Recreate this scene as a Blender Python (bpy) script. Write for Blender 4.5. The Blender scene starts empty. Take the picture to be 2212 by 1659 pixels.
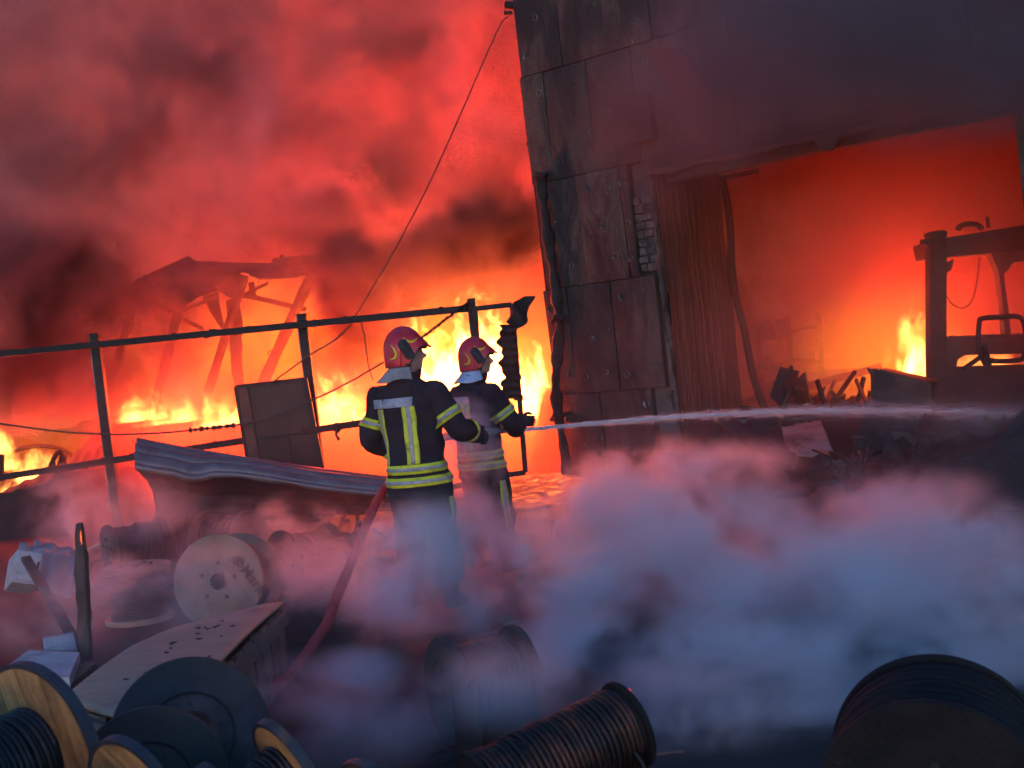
import bpy, bmesh, math, random
from mathutils import Vector, Matrix, Euler, Quaternion, noise as mnoise

random.seed(7)
R = math.radians
sc = bpy.context.scene
C = sc.collection

# ------------------------------------------------------------------ camera
CAM_Z, FPX, ROLL, PITCH = 1.7, 2670.0, R(6.5), R(-1.9)     # the picture measured in a 2212 x 1659 frame
camd = bpy.data.cameras.new('camera')
camd.sensor_width = 36.0
camd.lens = FPX / 2212.0 * 36.0
camd.clip_start, camd.clip_end = 0.05, 600.0
cam = bpy.data.objects.new('camera', camd)
C.objects.link(cam)
sc.camera = cam
_F = Vector((0, math.cos(PITCH), math.sin(PITCH)))
_R0 = Vector((1, 0, 0))
_U0 = _R0.cross(_F).normalized()
_RC = (_R0 * math.cos(ROLL) - _U0 * math.sin(ROLL))
_UC = (_U0 * math.cos(ROLL) + _R0 * math.sin(ROLL))
EYE = Vector((0, 0, CAM_Z))
cam.matrix_world = Matrix((
    (_RC.x, _UC.x, -_F.x, EYE.x), (_RC.y, _UC.y, -_F.y, EYE.y), (_RC.z, _UC.z, -_F.z, EYE.z), (0, 0, 0, 1)))
camd.dof.use_dof = True
camd.dof.focus_distance = 9.5
camd.dof.aperture_fstop = 4.0


def at(px, py, Y):
    """world point that is seen at this place of the photograph, at distance Y in front of the camera"""
    d = _F + _RC * ((px - 1106.0) / FPX) - _UC * ((py - 829.5) / FPX)
    return EYE + d * (Y / d.y)


def pix(p):
    d = Vector(p) - EYE
    z = d.dot(_F)
    return 1106 + FPX * d.dot(_RC) / z, 829.5 - FPX * d.dot(_UC) / z


def ground_y(px, py, z=0.0):
    """distance at which the ray through this pixel meets height z"""
    d = _F + _RC * ((px - 1106.0) / FPX) - _UC * ((py - 829.5) / FPX)
    return d.y * (z - CAM_Z) / d.z


# ------------------------------------------------------------------ world, sun, exposure
world = bpy.data.worlds.new('World')
sc.world = world
world.use_nodes = True
wn = world.node_tree
wn.nodes.clear()
sky = wn.nodes.new('ShaderNodeTexSky')
sky.sky_type = 'NISHITA'
sky.sun_disc = False
SUN_EL, SUN_ROT = R(2.5), R(194.0)      # low behind the camera, a little to the left
sky.sun_elevation = SUN_EL
sky.sun_rotation = SUN_ROT
sky.ozone_density = 4.2
sky.air_density = 1.0
sky.dust_density = 0.3
bg = wn.nodes.new('ShaderNodeBackground')
bg.inputs['Strength'].default_value = 0.15
wo = wn.nodes.new('ShaderNodeOutputWorld')
wn.links.new(sky.outputs[0], bg.inputs['Color'])
wn.links.new(bg.outputs[0], wo.inputs['Surface'])

sund = bpy.data.lights.new('sun', 'SUN')
sund.energy = 0.18
sund.angle = R(25)
sund.color = (1.0, 0.60, 0.58)
sun = bpy.data.objects.new('sun', sund)
C.objects.link(sun)
sun.rotation_euler = (R(90) - SUN_EL, 0, R(-14))

vs = sc.view_settings
sc.display_settings.display_device = 'sRGB'
vs.view_transform = 'Standard'
vs.look = 'None'
EXPO = 2.55
vs.exposure = EXPO
LK = 2.0 ** -EXPO          # flames are given as they look in the picture
vs.gamma = 1.0
vs.use_curve_mapping = False

cy = sc.cycles
cy.use_denoising = True
cy.denoiser = 'OPENIMAGEDENOISE'
cy.use_adaptive_sampling = True
cy.adaptive_threshold = 0.05
cy.adaptive_min_samples = 12
cy.max_bounces = 5
cy.diffuse_bounces = 2
cy.glossy_bounces = 2
cy.transmission_bounces = 3
cy.transparent_max_bounces = 12
cy.volume_bounces = 3
cy.volume_max_steps = 256
cy.volume_step_rate = 1.6
cy.sample_clamp_indirect = 0.4
cy.sample_clamp_direct = 2.0
cy.caustics_reflective = False
cy.caustics_refractive = False


# ------------------------------------------------------------------ node helper: arithmetic on sockets (for shaders and for geometry nodes)
class S:
    def __init__(self, g, sock):
        self.g, self.s = g, sock

    def _b(self, op, o, rev=False):
        a, b = (o, self) if rev else (self, o)
        return self.g.math(op, a, b)

    def __add__(self, o): return self._b('ADD', o)
    def __radd__(self, o): return self._b('ADD', o)
    def __sub__(self, o): return self._b('SUBTRACT', o)
    def __rsub__(self, o): return self._b('SUBTRACT', o, True)
    def __mul__(self, o): return self._b('MULTIPLY', o)
    def __rmul__(self, o): return self._b('MULTIPLY', o)
    def __truediv__(self, o): return self._b('DIVIDE', o)
    def __pow__(self, o): return self._b('POWER', o)
    def max(self, o): return self._b('MAXIMUM', o)
    def min(self, o): return self._b('MINIMUM', o)


class G:
    def __init__(self, tree):
        self.t = tree

    def n(self, kind, **props):
        nd = self.t.nodes.new(kind)
        for k, v in props.items():
            setattr(nd, k, v)
        return nd

    def put(self, sock, v):
        if isinstance(v, S):
            self.t.links.new(v.s, sock)
        elif v is not None:
            if isinstance(v, (tuple, list, Vector)) and sock.type == 'RGBA' and len(v) == 3:
                v = (*v, 1.0)
            sock.default_value = v

    def math(self, op, a, b=None, c=None, clamp=False):
        nd = self.n('ShaderNodeMath', operation=op, use_clamp=clamp)
        for i, v in enumerate((a, b, c)):
            if v is not None:
                self.put(nd.inputs[i], v)
        return S(self, nd.outputs[0])

    def vec(self, op, a, b=None, out=0):
        nd = self.n('ShaderNodeVectorMath', operation=op)
        self.put(nd.inputs[0], a)
        if b is not None:
            if op == 'SCALE':
                self.put(nd.inputs['Scale'], b)
            else:
                self.put(nd.inputs[1], b)
        return S(self, nd.outputs[out])

    def length(self, a):
        return self.vec('LENGTH', a, out=1)

    def xyz(self, v):
        nd = self.n('ShaderNodeSeparateXYZ')
        self.put(nd.inputs[0], v)
        return [S(self, o) for o in nd.outputs]

    def comb(self, x, y, z):
        nd = self.n('ShaderNodeCombineXYZ')
        for i, v in enumerate((x, y, z)):
            self.put(nd.inputs[i], v)
        return S(self, nd.outputs[0])

    def noise(self, vec, scale=1.0, detail=3.0, rough=0.55, dist=0.0, out='Fac', w=None):
        nd = self.n('ShaderNodeTexNoise')
        if w is not None:
            nd.noise_dimensions = '4D'
            nd.inputs['W'].default_value = w
        self.put(nd.inputs['Vector'], vec)
        nd.inputs['Scale'].default_value = scale
        nd.inputs['Detail'].default_value = detail
        nd.inputs['Roughness'].default_value = rough
        nd.inputs['Distortion'].default_value = dist
        o = nd.outputs.get(out) or nd.outputs[0 if out == 'Fac' else 1]
        return S(self, o)

    def voronoi(self, vec, scale=1.0, feature='F1', out='Distance', rand=1.0):
        nd = self.n('ShaderNodeTexVoronoi', feature=feature)
        self.put(nd.inputs['Vector'], vec)
        nd.inputs['Scale'].default_value = scale
        nd.inputs['Randomness'].default_value = rand
        return S(self, nd.outputs[out])

    def remap(self, v, a, b, c=0.0, d=1.0, smooth=False):
        nd = self.n('ShaderNodeMapRange', clamp=True)
        nd.interpolation_type = 'SMOOTHSTEP' if smooth else 'LINEAR'
        for i, x in enumerate((v, a, b, c, d)):
            self.put(nd.inputs[i], x)
        return S(self, nd.outputs[0])

    def ramp(self, v, stops):
        nd = self.n('ShaderNodeValToRGB')
        self.put(nd.inputs[0], v)
        el = nd.color_ramp.elements
        while len(el) < len(stops):
            el.new(0.5)
        for e, (p, c) in zip(el, stops):
            e.position = p
            e.color = (*c, 1.0) if len(c) == 3 else c
        return S(self, nd.outputs[0])

    def mix(self, f, a, b, mode='MIX'):
        nd = self.n('ShaderNodeMix', data_type='RGBA', blend_type=mode)
        self.put(nd.inputs[0], f)
        self.put(nd.inputs[6], a)
        self.put(nd.inputs[7], b)
        return S(self, nd.outputs[2])


# ------------------------------------------------------------------ volumes: a voxel field computed once by geometry nodes
def volume_material(name, colour, aniso=0.0, density=1.0, emit=None, emit_strength=0.0, absorb=None, step=1.0):
    m = bpy.data.materials.new(name)
    m.use_nodes = True
    g = G(m.node_tree)
    m.node_tree.nodes.clear()
    out = g.n('ShaderNodeOutputMaterial')
    p = g.n('ShaderNodeVolumePrincipled')
    p.inputs['Color'].default_value = (*colour, 1)
    p.inputs['Density'].default_value = density
    p.inputs['Anisotropy'].default_value = aniso
    if absorb:
        p.inputs['Absorption Color'].default_value = (*absorb, 1)
    if emit:
        inf = g.n('ShaderNodeVolumeInfo')
        g.put(p.inputs['Emission Strength'], g.math('MULTIPLY', S(g, inf.outputs['Density']), emit_strength * LK))
        p.inputs['Emission Color'].default_value = (*emit, 1)
    m.node_tree.links.new(p.outputs[0], out.inputs['Volume'])
    try:
        m.cycles.volume_step_rate = step
        m.cycles.volume_sampling = 'MULTIPLE_IMPORTANCE'
    except Exception as e:
        print('vol', e)
    return m


def field_volume(name, lo, hi, voxel, mat, fn, label=None, step=None):
    """a mesh object whose geometry nodes fill lo..hi with the density field fn(G, position)"""
    lo, hi = Vector(lo), Vector(hi)
    me = bpy.data.meshes.new(name)
    o = bpy.data.objects.new(name, me)
    C.objects.link(o)
    me.materials.append(mat)
    t = bpy.data.node_groups.new(name, 'GeometryNodeTree')
    t.interface.new_socket('Geometry', in_out='OUTPUT', socket_type='NodeSocketGeometry')
    g = G(t)
    pos = S(g, g.n('GeometryNodeInputPosition').outputs[0])
    vc = g.n('GeometryNodeVolumeCube')
    vc.inputs['Min'].default_value = lo
    vc.inputs['Max'].default_value = hi
    for k, ax in enumerate('XYZ'):
        vc.inputs['Resolution ' + ax].default_value = max(4, int(round((hi[k] - lo[k]) / voxel)))
    d = fn(g, pos)
    # fade to nothing at the faces of the box
    g.put(vc.inputs['Density'], d)
    sm = g.n('GeometryNodeSetMaterial')
    sm.inputs['Material'].default_value = mat
    out = g.n('NodeGroupOutput')
    t.links.new(vc.outputs[0], sm.inputs[0])
    t.links.new(sm.outputs[0], out.inputs[0])
    md = o.modifiers.new('field', 'NODES')
    md.node_group = t
    o['kind'] = 'stuff'
    if label:
        o['label'] = label
    return o


def edge_fade(g, pos, lo, hi, w):
    """1 inside the box, smoothly 0 towards its faces; w = fade widths (x, y, z-bottom, z-top)"""
    x, y, z = g.xyz(pos)
    f = None
    for c, a, b, w0, w1 in ((x, lo[0], hi[0], w[0], w[0]), (y, lo[1], hi[1], w[1], w[1]), (z, lo[2], hi[2], w[2], w[3])):
        for s in (g.remap(c, a, a + w0, smooth=True) if w0 else None, g.remap(c, b, b - w1, smooth=True) if w1 else None):
            if s is not None:
                f = s if f is None else f * s
    return f


def blob(g, pos, c, r):
    """soft ellipsoid: 1 at the centre, 0 at radius r"""
    q = g.vec('DIVIDE', g.vec('SUBTRACT', pos, tuple(c)), tuple(r))
    return g.remap(g.length(q), 1.0, 0.0, smooth=True)


def glow(name, p, power, colour, size=0.5, parent=None):
    l = bpy.data.lights.new(name, 'POINT')
    l.energy, l.color, l.shadow_soft_size = power * LK, colour, size
    o = bpy.data.objects.new(name, l)
    C.objects.link(o)
    o.location = p
    return o


# ------------------------------------------------------------------ mesh helper
class MB:
    def __init__(self):
        self.v, self.f = [], []

    def add(self, vs, fs):
        k = len(self.v)
        self.v += [Vector(p) for p in vs]
        self.f += [tuple(i + k for i in q) for q in fs]
        return self

    def box(self, c, s, rot=None, taper=None):
        c = Vector(c)
        vs = []
        for z in (-.5, .5):
            for x, y in ((-.5, -.5), (.5, -.5), (.5, .5), (-.5, .5)):
                t = taper if (taper and z > 0) else 1.0
                vs.append(Vector((x * s[0] * t, y * s[1] * t, z * s[2])))
        if rot is not None:
            M = rot if isinstance(rot, Matrix) else Euler(rot).to_matrix()
            vs = [M @ p for p in vs]
        return self.add([p + c for p in vs], [(0, 3, 2, 1), (4, 5, 6, 7), (0, 1, 5, 4), (1, 2, 6, 5), (2, 3, 7, 6), (3, 0, 4, 7)])

    def bar(self, a, b, w, h=None, up=Vector((0, 0, 1))):
        """rectangular bar from a to b"""
        a, b = Vector(a), Vector(b)
        h = h or w
        d = (b - a).normalized()
        s = d.cross(up)
        if s.length < 1e-4:
            s = d.cross(Vector((0, 1, 0)))
        s.normalize()
        u = s.cross(d)
        vs = []
        for p in (a, b):
            for i, j in ((-1, -1), (1, -1), (1, 1), (-1, 1)):
                vs.append(p + s * (i * w / 2) + u * (j * h / 2))
        return self.add(vs, [(0, 3, 2, 1), (4, 5, 6, 7), (0, 1, 5, 4), (1, 2, 6, 5), (2, 3, 7, 6), (3, 0, 4, 7)])

    def tube(self, path, r, seg=8, caps=True, closed=False, up=None):
        """r: number, list, or list of (rx, ry)"""
        path = [Vector(p) for p in path]
        n = len(path)
        rr = r if isinstance(r, (list, tuple)) else [r] * n
        rr = [q if isinstance(q, (tuple, list)) else (q, q) for q in rr]
        vs, fs = [], []
        s = None
        for i, p in enumerate(path):
            if closed:
                d = path[(i + 1) % n] - path[i - 1]
            else:
                d = path[min(i + 1, n - 1)] - path[max(i - 1, 0)]
            d.normalize()
            if s is None:
                ref = Vector(up) if up is not None else (Vector((0, 0, 1)) if abs(d.z) < .9 else Vector((0, 1, 0)))
                s = ref - d * ref.dot(d)
            else:
                s = s - d * s.dot(d)
            s.normalize()
            t = d.cross(s)
            for k in range(seg):
                a = 2 * math.pi * k / seg
                vs.append(p + t * (math.cos(a) * rr[i][0]) + s * (math.sin(a) * rr[i][1]))
        m = n if closed else n - 1
        for i in range(m):
            j = (i + 1) % n
            for k in range(seg):
                l = (k + 1) % seg
                fs.append((i * seg + k, i * seg + l, j * seg + l, j * seg + k))
        if caps and not closed:
            fs.append(tuple(reversed(range(seg))))
            fs.append(tuple((n - 1) * seg + k for k in range(seg)))
        return self.add(vs, fs)

    def lathe(self, prof, seg=32, M=None, a0=0.0, a1=2 * math.pi, closed=False):
        """prof: list of (radius, height) turned about local z, then moved by M"""
        full = abs(a1 - a0 - 2 * math.pi) < 1e-6
        k = seg if full else seg + 1
        vs, fs = [], []
        for r, h in prof:
            for i in range(k):
                a = a0 + (a1 - a0) * i / seg
                p = Vector((r * math.cos(a), r * math.sin(a), h))
                vs.append(M @ p if M is not None else p)
        n = len(prof)
        for j in range(n if closed else n - 1):
            j2 = (j + 1) % n
            for i in range(seg):
                i2 = (i + 1) % k
                fs.append((j * k + i, j * k + i2, j2 * k + i2, j2 * k + i))
        return self.add(vs, fs)

    def grid(self, fn, nu, nv):
        """fn(u, v) -> point"""
        vs = [fn(i / nu, j / nv) for j in range(nv + 1) for i in range(nu + 1)]
        w = nu + 1
        return self.add(vs, [(j * w + i, j * w + i + 1, (j + 1) * w + i + 1, (j + 1) * w + i) for j in range(nv) for i in range(nu)])

    def prism(self, poly, d):
        """flat polygon (3d points) pushed by vector d"""
        poly = [Vector(p) for p in poly]
        n = len(poly)
        d = Vector(d)
        return self.add(poly + [p + d for p in poly], [tuple(range(n)), tuple(reversed(range(n, 2 * n)))] +
                        [(i, i + n, (i + 1) % n + n, (i + 1) % n) for i in range(n)])

    def ball(self, c, r, seg=12, rings=8, jitter=0.0):
        c = Vector(c)
        r = r if isinstance(r, (tuple, list)) else (r, r, r)
        vs = [c + Vector((0, 0, -r[2]))]
        for j in range(1, rings):
            t = math.pi * j / rings - math.pi / 2
            for i in range(seg):
                a = 2 * math.pi * i / seg
                q = 1 + random.uniform(-jitter, jitter)
                vs.append(c + Vector((r[0] * math.cos(t) * math.cos(a), r[1] * math.cos(t) * math.sin(a), r[2] * math.sin(t))) * 1.0 * q if jitter == 0 else
                          c + Vector((r[0] * math.cos(t) * math.cos(a) * q, r[1] * math.cos(t) * math.sin(a) * q, r[2] * math.sin(t) * q)))
        vs.append(c + Vector((0, 0, r[2])))
        fs = []
        for i in range(seg):
            fs.append((0, 1 + (i + 1) % seg, 1 + i))
        for j in range(rings - 2):
            for i in range(seg):
                a = 1 + j * seg
                fs.append((a + i, a + (i + 1) % seg, a + seg + (i + 1) % seg, a + seg + i))
        k = 1 + (rings - 2) * seg
        for i in range(seg):
            fs.append((k + i, k + (i + 1) % seg, len(vs) - 1))
        return self.add(vs, fs)

    def build(self, name, mat=None, parent=None, smooth=False, origin=None, solid=0.0, bevel=0.0, sub=0, angle=None):
        me = bpy.data.meshes.new(name)
        off = Vector(origin) if origin is not None else Vector((0, 0, 0))
        me.from_pydata([tuple(p - off) for p in self.v], [], self.f)
        me.validate()
        if smooth:
            me.polygons.foreach_set('use_smooth', [True] * len(me.polygons))
        if angle:
            try:
                me.set_sharp_from_angle(angle=R(angle))
            except Exception:
                pass
        o = bpy.data.objects.new(name, me)
        C.objects.link(o)
        o.location = off
        if mat:
            me.materials.append(mat)
        if parent is not None:
            o.parent = parent
        if solid:
            s = o.modifiers.new('thick', 'SOLIDIFY')
            s.thickness, s.offset = solid, 0
        if bevel:
            b = o.modifiers.new('bevel', 'BEVEL')
            b.width, b.segments, b.limit_method = bevel, 2, 'ANGLE'
        if sub:
            b = o.modifiers.new('sub', 'SUBSURF')
            b.levels = b.render_levels = sub
        return o


def tag(o, label, cat, group=None):
    o['label'], o['category'] = label, cat
    if group:
        o['group'] = group
    return o


def empty(name, loc=(0, 0, 0), rz=0.0, label=None, cat=None, group=None, rot=None):
    o = bpy.data.objects.new(name, None)
    C.objects.link(o)
    o.location = loc
    o.rotation_euler = rot if rot is not None else (0, 0, rz)
    o.empty_display_size = 0.1
    if label:
        tag(o, label, cat, group)
    return o


def copy_tree(o, parent=None):
    c = o.copy()
    C.objects.link(c)
    c.parent = parent
    for ch in list(o.children):
        copy_tree(ch, c)
    return c


def smoothpath(pts, n):
    """Catmull-Rom through pts"""
    pts = [Vector(p) for p in pts]
    out = []
    for i in range(len(pts) - 1):
        p0, p1, p2, p3 = pts[max(i - 1, 0)], pts[i], pts[i + 1], pts[min(i + 2, len(pts) - 1)]
        for k in range(n):
            t = k / n
            out.append(0.5 * ((2 * p1) + (-p0 + p2) * t + (2 * p0 - 5 * p1 + 4 * p2 - p3) * t * t + (-p0 + 3 * p1 - 3 * p2 + p3) * t ** 3))
    out.append(pts[-1])
    return out


# ------------------------------------------------------------------ surface materials
def material(name, c1, c2=None, scale=4.0, rough=0.7, metal=0.0, bump=0.0, bscale=30.0, stretch=(1, 1, 1), contrast=(0.35, 0.65),
             c3=None, scale3=1.3, t3=(0.5, 0.62), coat=0.0, spec=None, emit=None, estr=0.0, detail=6, rvar=0.0):
    m = bpy.data.materials.new(name)
    m.use_nodes = True
    t = m.node_tree
    g = G(t)
    b = t.nodes['Principled BSDF']
    co = S(g, g.n('ShaderNodeTexCoord').outputs['Object'])
    mp = g.n('ShaderNodeMapping')
    mp.inputs['Scale'].default_value = stretch
    g.put(mp.inputs[0], co)
    # every object gets its own place in the pattern
    oi = g.n('ShaderNodeObjectInfo')
    v = g.vec('ADD', S(g, mp.outputs[0]), g.vec('SCALE', g.comb(S(g, oi.outputs['Random']), S(g, oi.outputs['Random']) * 3.7, 0.3), 31.0))
    col = None
    if c2 is not None:
        f = g.remap(g.noise(v, scale, detail, 0.6), contrast[0], contrast[1])
        col = g.mix(f, c1, c2)
        if c3 is not None:
            f3 = g.remap(g.noise(v, scale3, 5, 0.65, 0.4), t3[0], t3[1])
            col = g.mix(f3, col, c3)
        g.put(b.inputs['Base Color'], col)
        if rvar:
            g.put(b.inputs['Roughness'], g.remap(f, 0, 1, rough - rvar, rough + rvar))
        else:
            b.inputs['Roughness'].default_value = rough
    else:
        b.inputs['Base Color'].default_value = (*c1, 1)
        b.inputs['Roughness'].default_value = rough
    b.inputs['Metallic'].default_value = metal
    if coat:
        b.inputs['Coat Weight'].default_value = coat
    if spec is not None:
        b.inputs['Specular IOR Level'].default_value = spec
    if bump:
        bp = g.n('ShaderNodeBump')
        bp.inputs['Strength'].default_value = bump
        bp.inputs['Distance'].default_value = 0.02
        g.put(bp.inputs['Height'], g.noise(v, bscale, 5, 0.6))
        t.links.new(bp.outputs[0], b.inputs['Normal'])
    if emit:
        b.inputs['Emission Color'].default_value = (*emit, 1)
        b.inputs['Emission Strength'].default_value = estr * LK
    m['bsdf'] = b.name
    return m


M = {}
M['ground'] = material('wet_sooty_ground', (0.014, 0.0125, 0.012), (0.036, 0.031, 0.029), 1.2, rough=0.85, bump=1.0, bscale=9, c3=(0.007, 0.006, 0.006), scale3=0.6, rvar=0.12, spec=.25)
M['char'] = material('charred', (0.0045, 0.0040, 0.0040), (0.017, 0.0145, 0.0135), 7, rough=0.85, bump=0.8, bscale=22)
M['rubble'] = material('burnt_rubble', (0.018, 0.013, 0.012), (0.06, 0.045, 0.04), 3, rough=0.9, bump=1.0, bscale=9)
M['black_steel'] = material('black_steel', (0.005, 0.005, 0.006), (0.018, 0.016, 0.016), 9, rough=0.6, metal=0.1, spec=.3, bump=0.25, bscale=60, c3=(0.025, 0.014, 0.010), scale3=4, t3=(.56, .68))
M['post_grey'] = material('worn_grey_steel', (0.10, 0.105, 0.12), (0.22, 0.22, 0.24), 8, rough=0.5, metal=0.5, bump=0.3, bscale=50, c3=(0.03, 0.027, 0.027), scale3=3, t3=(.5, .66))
M['panel_steel'] = material('dark_steel_plate', (0.008, 0.006, 0.0055), (0.024, 0.015, 0.012), 3.2, rough=0.55, metal=0.35, bump=0.3, bscale=14, c3=(0.012, 0.010, 0.010), scale3=1.6)
M['galv'] = material('bent_zinc_sheet', (0.075, 0.075, 0.078), (0.15, 0.15, 0.155), 5, rough=0.55, metal=0.45, bump=0.12, bscale=30, c3=(0.05, 0.045, 0.05), scale3=2.0, t3=(.54, .70), rvar=.1)
M['rust_sheet'] = material('rusty_roof_sheet', (0.06, 0.028, 0.02), (0.12, 0.06, 0.045), 3, rough=0.75, metal=0.2, bump=0.4, bscale=16, c3=(0.03, 0.018, 0.015), scale3=1.0)
M['rust_post'] = material('burnt_post', (0.06, 0.025, 0.018), (0.13, 0.055, 0.035), 4, rough=0.8, bump=0.5, bscale=20)
M['brick'] = material('sooty_masonry', (0.045, 0.039, 0.036), (0.115, 0.102, 0.098), 6, rough=0.9, bump=0.7, bscale=25, c3=(0.045, 0.035, 0.033), scale3=5.0, t3=(.42, .58))
M['jamb'] = material('burnt_jamb_panel', (0.035, 0.024, 0.020), (0.070, 0.048, 0.041), 3, rough=0.8, bump=0.5, bscale=18, stretch=(1, 1, .2), c3=(0.025, 0.02, 0.019), scale3=2.0)
M['soot_wall'] = material('sooty_wall', (0.05, 0.040, 0.037), (0.11, 0.088, 0.08), 1.6, rough=0.9, bump=0.5, bscale=8, c3=(0.018, 0.015, 0.015), scale3=0.7)
M['inner_wall'] = material('inner_wall', (0.16, 0.12, 0.10), (0.30, 0.24, 0.21), 2.5, rough=0.9, bump=0.6, bscale=8, c3=(0.05, 0.035, 0.03), scale3=1.1)
M['cable_black'] = material('black_cable', (0.006, 0.0065, 0.008), (0.016, 0.017, 0.021), 20, rough=0.5, spec=.3)
M['copper'] = material('bare_copper', (0.10, 0.036, 0.020), (0.035, 0.014, 0.010), 14, rough=0.55, metal=0.5, c3=(0.012, 0.010, 0.010), scale3=4, t3=(.38, .52))
M['flange_grey'] = material('grey_flange_board', (0.013, 0.011, 0.010), (0.028, 0.023, 0.021), 5, rough=0.7, bump=0.25, bscale=60, c3=(0.028, 0.027, 0.031), scale3=2.2, rvar=.1)
M['rim_blue'] = material('painted_rim', (0.010, 0.012, 0.018), (0.026, 0.028, 0.036), 9, rough=0.6, bump=0.3, bscale=60, c3=(.08, .05, .035), scale3=6, t3=(.6, .7))
M['burnt_reel'] = material('scorched_reel_board', (0.045, 0.027, 0.021), (0.10, 0.060, 0.046), 5, rough=0.8, bump=0.4, bscale=40, c3=(0.03, 0.02, 0.018), scale3=2.6)
M['white_metal'] = material('sooty_white_enamel', (0.26, 0.25, 0.26), (0.40, 0.385, 0.39), 6, rough=0.5, bump=0.1, bscale=40, c3=(0.12, 0.105, 0.105), scale3=3.2, t3=(.54, .7))
M['dull_sheet'] = material('dull_grey_sheet', (0.16, 0.155, 0.165), (0.26, 0.25, 0.265), 5, rough=0.6, c3=(.07, .06, .06), scale3=2.5)
M['hose'] = material('red_hose', (0.50, 0.035, 0.035), (0.34, 0.025, 0.025), 12, rough=0.65, bump=0.3, bscale=160)
M['jacket'] = material('navy_turnout_cloth', (0.0115, 0.012, 0.017), (0.021, 0.022, 0.030), 9, rough=0.9, spec=.15, bump=0.35, bscale=240)
M['yoke'] = material('black_yoke_patch', (0.004, 0.004, 0.005), (0.008, 0.008, 0.009), 9, rough=0.9)
M['yellow_band'] = material('fluorescent_yellow_band', (0.55, 0.62, 0.02), (0.42, 0.47, 0.02), 18, rough=0.6, c3=(.16, .17, .03), scale3=9, t3=(.56, .72))
M['silver_band'] = material('silver_reflective_band', (0.20, 0.205, 0.23), (0.32, 0.325, 0.36), 25, rough=0.5, metal=0.2, c3=(.16, .16, .19), scale3=16, t3=(.52, .66))
M['helmet'] = material('red_helmet_shell', (0.47, 0.008, 0.022), (0.38, 0.007, 0.018), 8, rough=0.45, coat=0.15, c3=(.16, .012, .018), scale3=11, t3=(.54, .72), bump=.06, bscale=40)
M['helmet_yellow'] = material('yellow_helmet_mark', (0.80, 0.56, 0.012), (0.70, 0.50, 0.012), 20, rough=0.45)
M['rubber'] = material('black_rubber', (0.012, 0.013, 0.014), (0.030, 0.032, 0.034), 30, rough=0.6)
M['visor'] = material('dark_visor', (0.012, 0.008, 0.008), rough=0.12, coat=0.5)
M['orange_lip'] = material('orange_peak_edge', (0.65, 0.11, 0.02), rough=0.4)
M['cloth_grey'] = material('grey_neck_cloth', (0.16, 0.165, 0.15), (0.24, 0.245, 0.23), 12, rough=0.8, bump=0.3, bscale=90)
M['cloth_silver'] = material('silver_neck_cloth', (0.40, 0.40, 0.45), (0.55, 0.55, 0.60), 14, rough=0.38, metal=0.5, bump=0.5, bscale=30)
M['skin'] = material('skin', (0.36, 0.20, 0.15), (0.30, 0.16, 0.12), 16, rough=0.55)
M['glove'] = material('dark_glove', (0.02, 0.019, 0.02), (0.045, 0.04, 0.04), 20, rough=0.8, bump=.4, bscale=90)
M['boot'] = material('black_boot', (0.010, 0.010, 0.011), (0.025, 0.024, 0.024), 16, rough=0.45)
M['wire'] = material('burnt_wire', (0.015, 0.012, 0.012), (0.05, 0.038, 0.035), 30, rough=0.7)
M['ink'] = material('black_print', (0.02, 0.018, 0.018), (0.06, 0.045, 0.04), 60, rough=0.8)
M['water'] = material('water', (0.8, 0.8, 0.85), rough=0.25)


def wood_material(name, base, dark, stretch=(1, 14, 14), scale=3.0, burn=None, rough=0.65):
    m = bpy.data.materials.new(name)
    m.use_nodes = True
    t = m.node_tree
    g = G(t)
    b = t.nodes['Principled BSDF']
    co = S(g, g.n('ShaderNodeTexCoord').outputs['Object'])
    oi = g.n('ShaderNodeObjectInfo')
    sh = g.vec('SCALE', g.comb(S(g, oi.outputs['Random']), S(g, oi.outputs['Random']) * 5.1, S(g, oi.outputs['Random']) * 2.3), 17.0)
    v = g.vec('ADD', g.vec('MULTIPLY', co, stretch), sh)
    warp = g.vec('ADD', v, g.vec('SCALE', g.noise(g.vec('ADD', co, sh), 2.5, 3, out='Color'), 1.6))
    grain = g.noise(warp, scale, 6, 0.62, 0.6)
    col = g.mix(g.remap(grain, .3, .72), base, dark)
    tone = g.remap(S(g, oi.outputs['Random']), 0, 1, .72, 1.12)
    col = g.vec('SCALE', col, tone)
    big = g.noise(g.vec('ADD', co, sh), 3.2, 5, .65)
    col = g.mix(g.remap(big, .54, .72, 0, .75), col, burn or tuple(x * .25 for x in dark))
    g.put(b.inputs['Base Color'], col)
    b.inputs['Roughness'].default_value = rough
    bp = g.n('ShaderNodeBump')
    bp.inputs['Strength'].default_value = .35
    bp.inputs['Distance'].default_value = .006
    g.put(bp.inputs['Height'], grain)
    t.links.new(bp.outputs[0], b.inputs['Normal'])
    return m


M['plank'] = wood_material('oiled_reel_plank', (0.46, 0.245, 0.085), (0.13, 0.058, 0.018), stretch=(18, 1.3, 18), scale=1.4)
M['ply'] = wood_material('plywood', (0.38, 0.235, 0.155), (0.27, 0.155, 0.098), stretch=(1.2, 16, 16), scale=1.2, burn=(.15, .085, .06))
M['crate'] = wood_material('crate_wood', (0.16, 0.115, 0.085), (0.07, 0.05, 0.04), stretch=(14, 14, 1), scale=1.2)
M['mdf'] = wood_material('pale_reel_board', (0.25, 0.165, 0.11), (0.18, 0.115, 0.075), stretch=(3, 3, 3), scale=2.0, burn=(.09, .06, .045))


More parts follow.
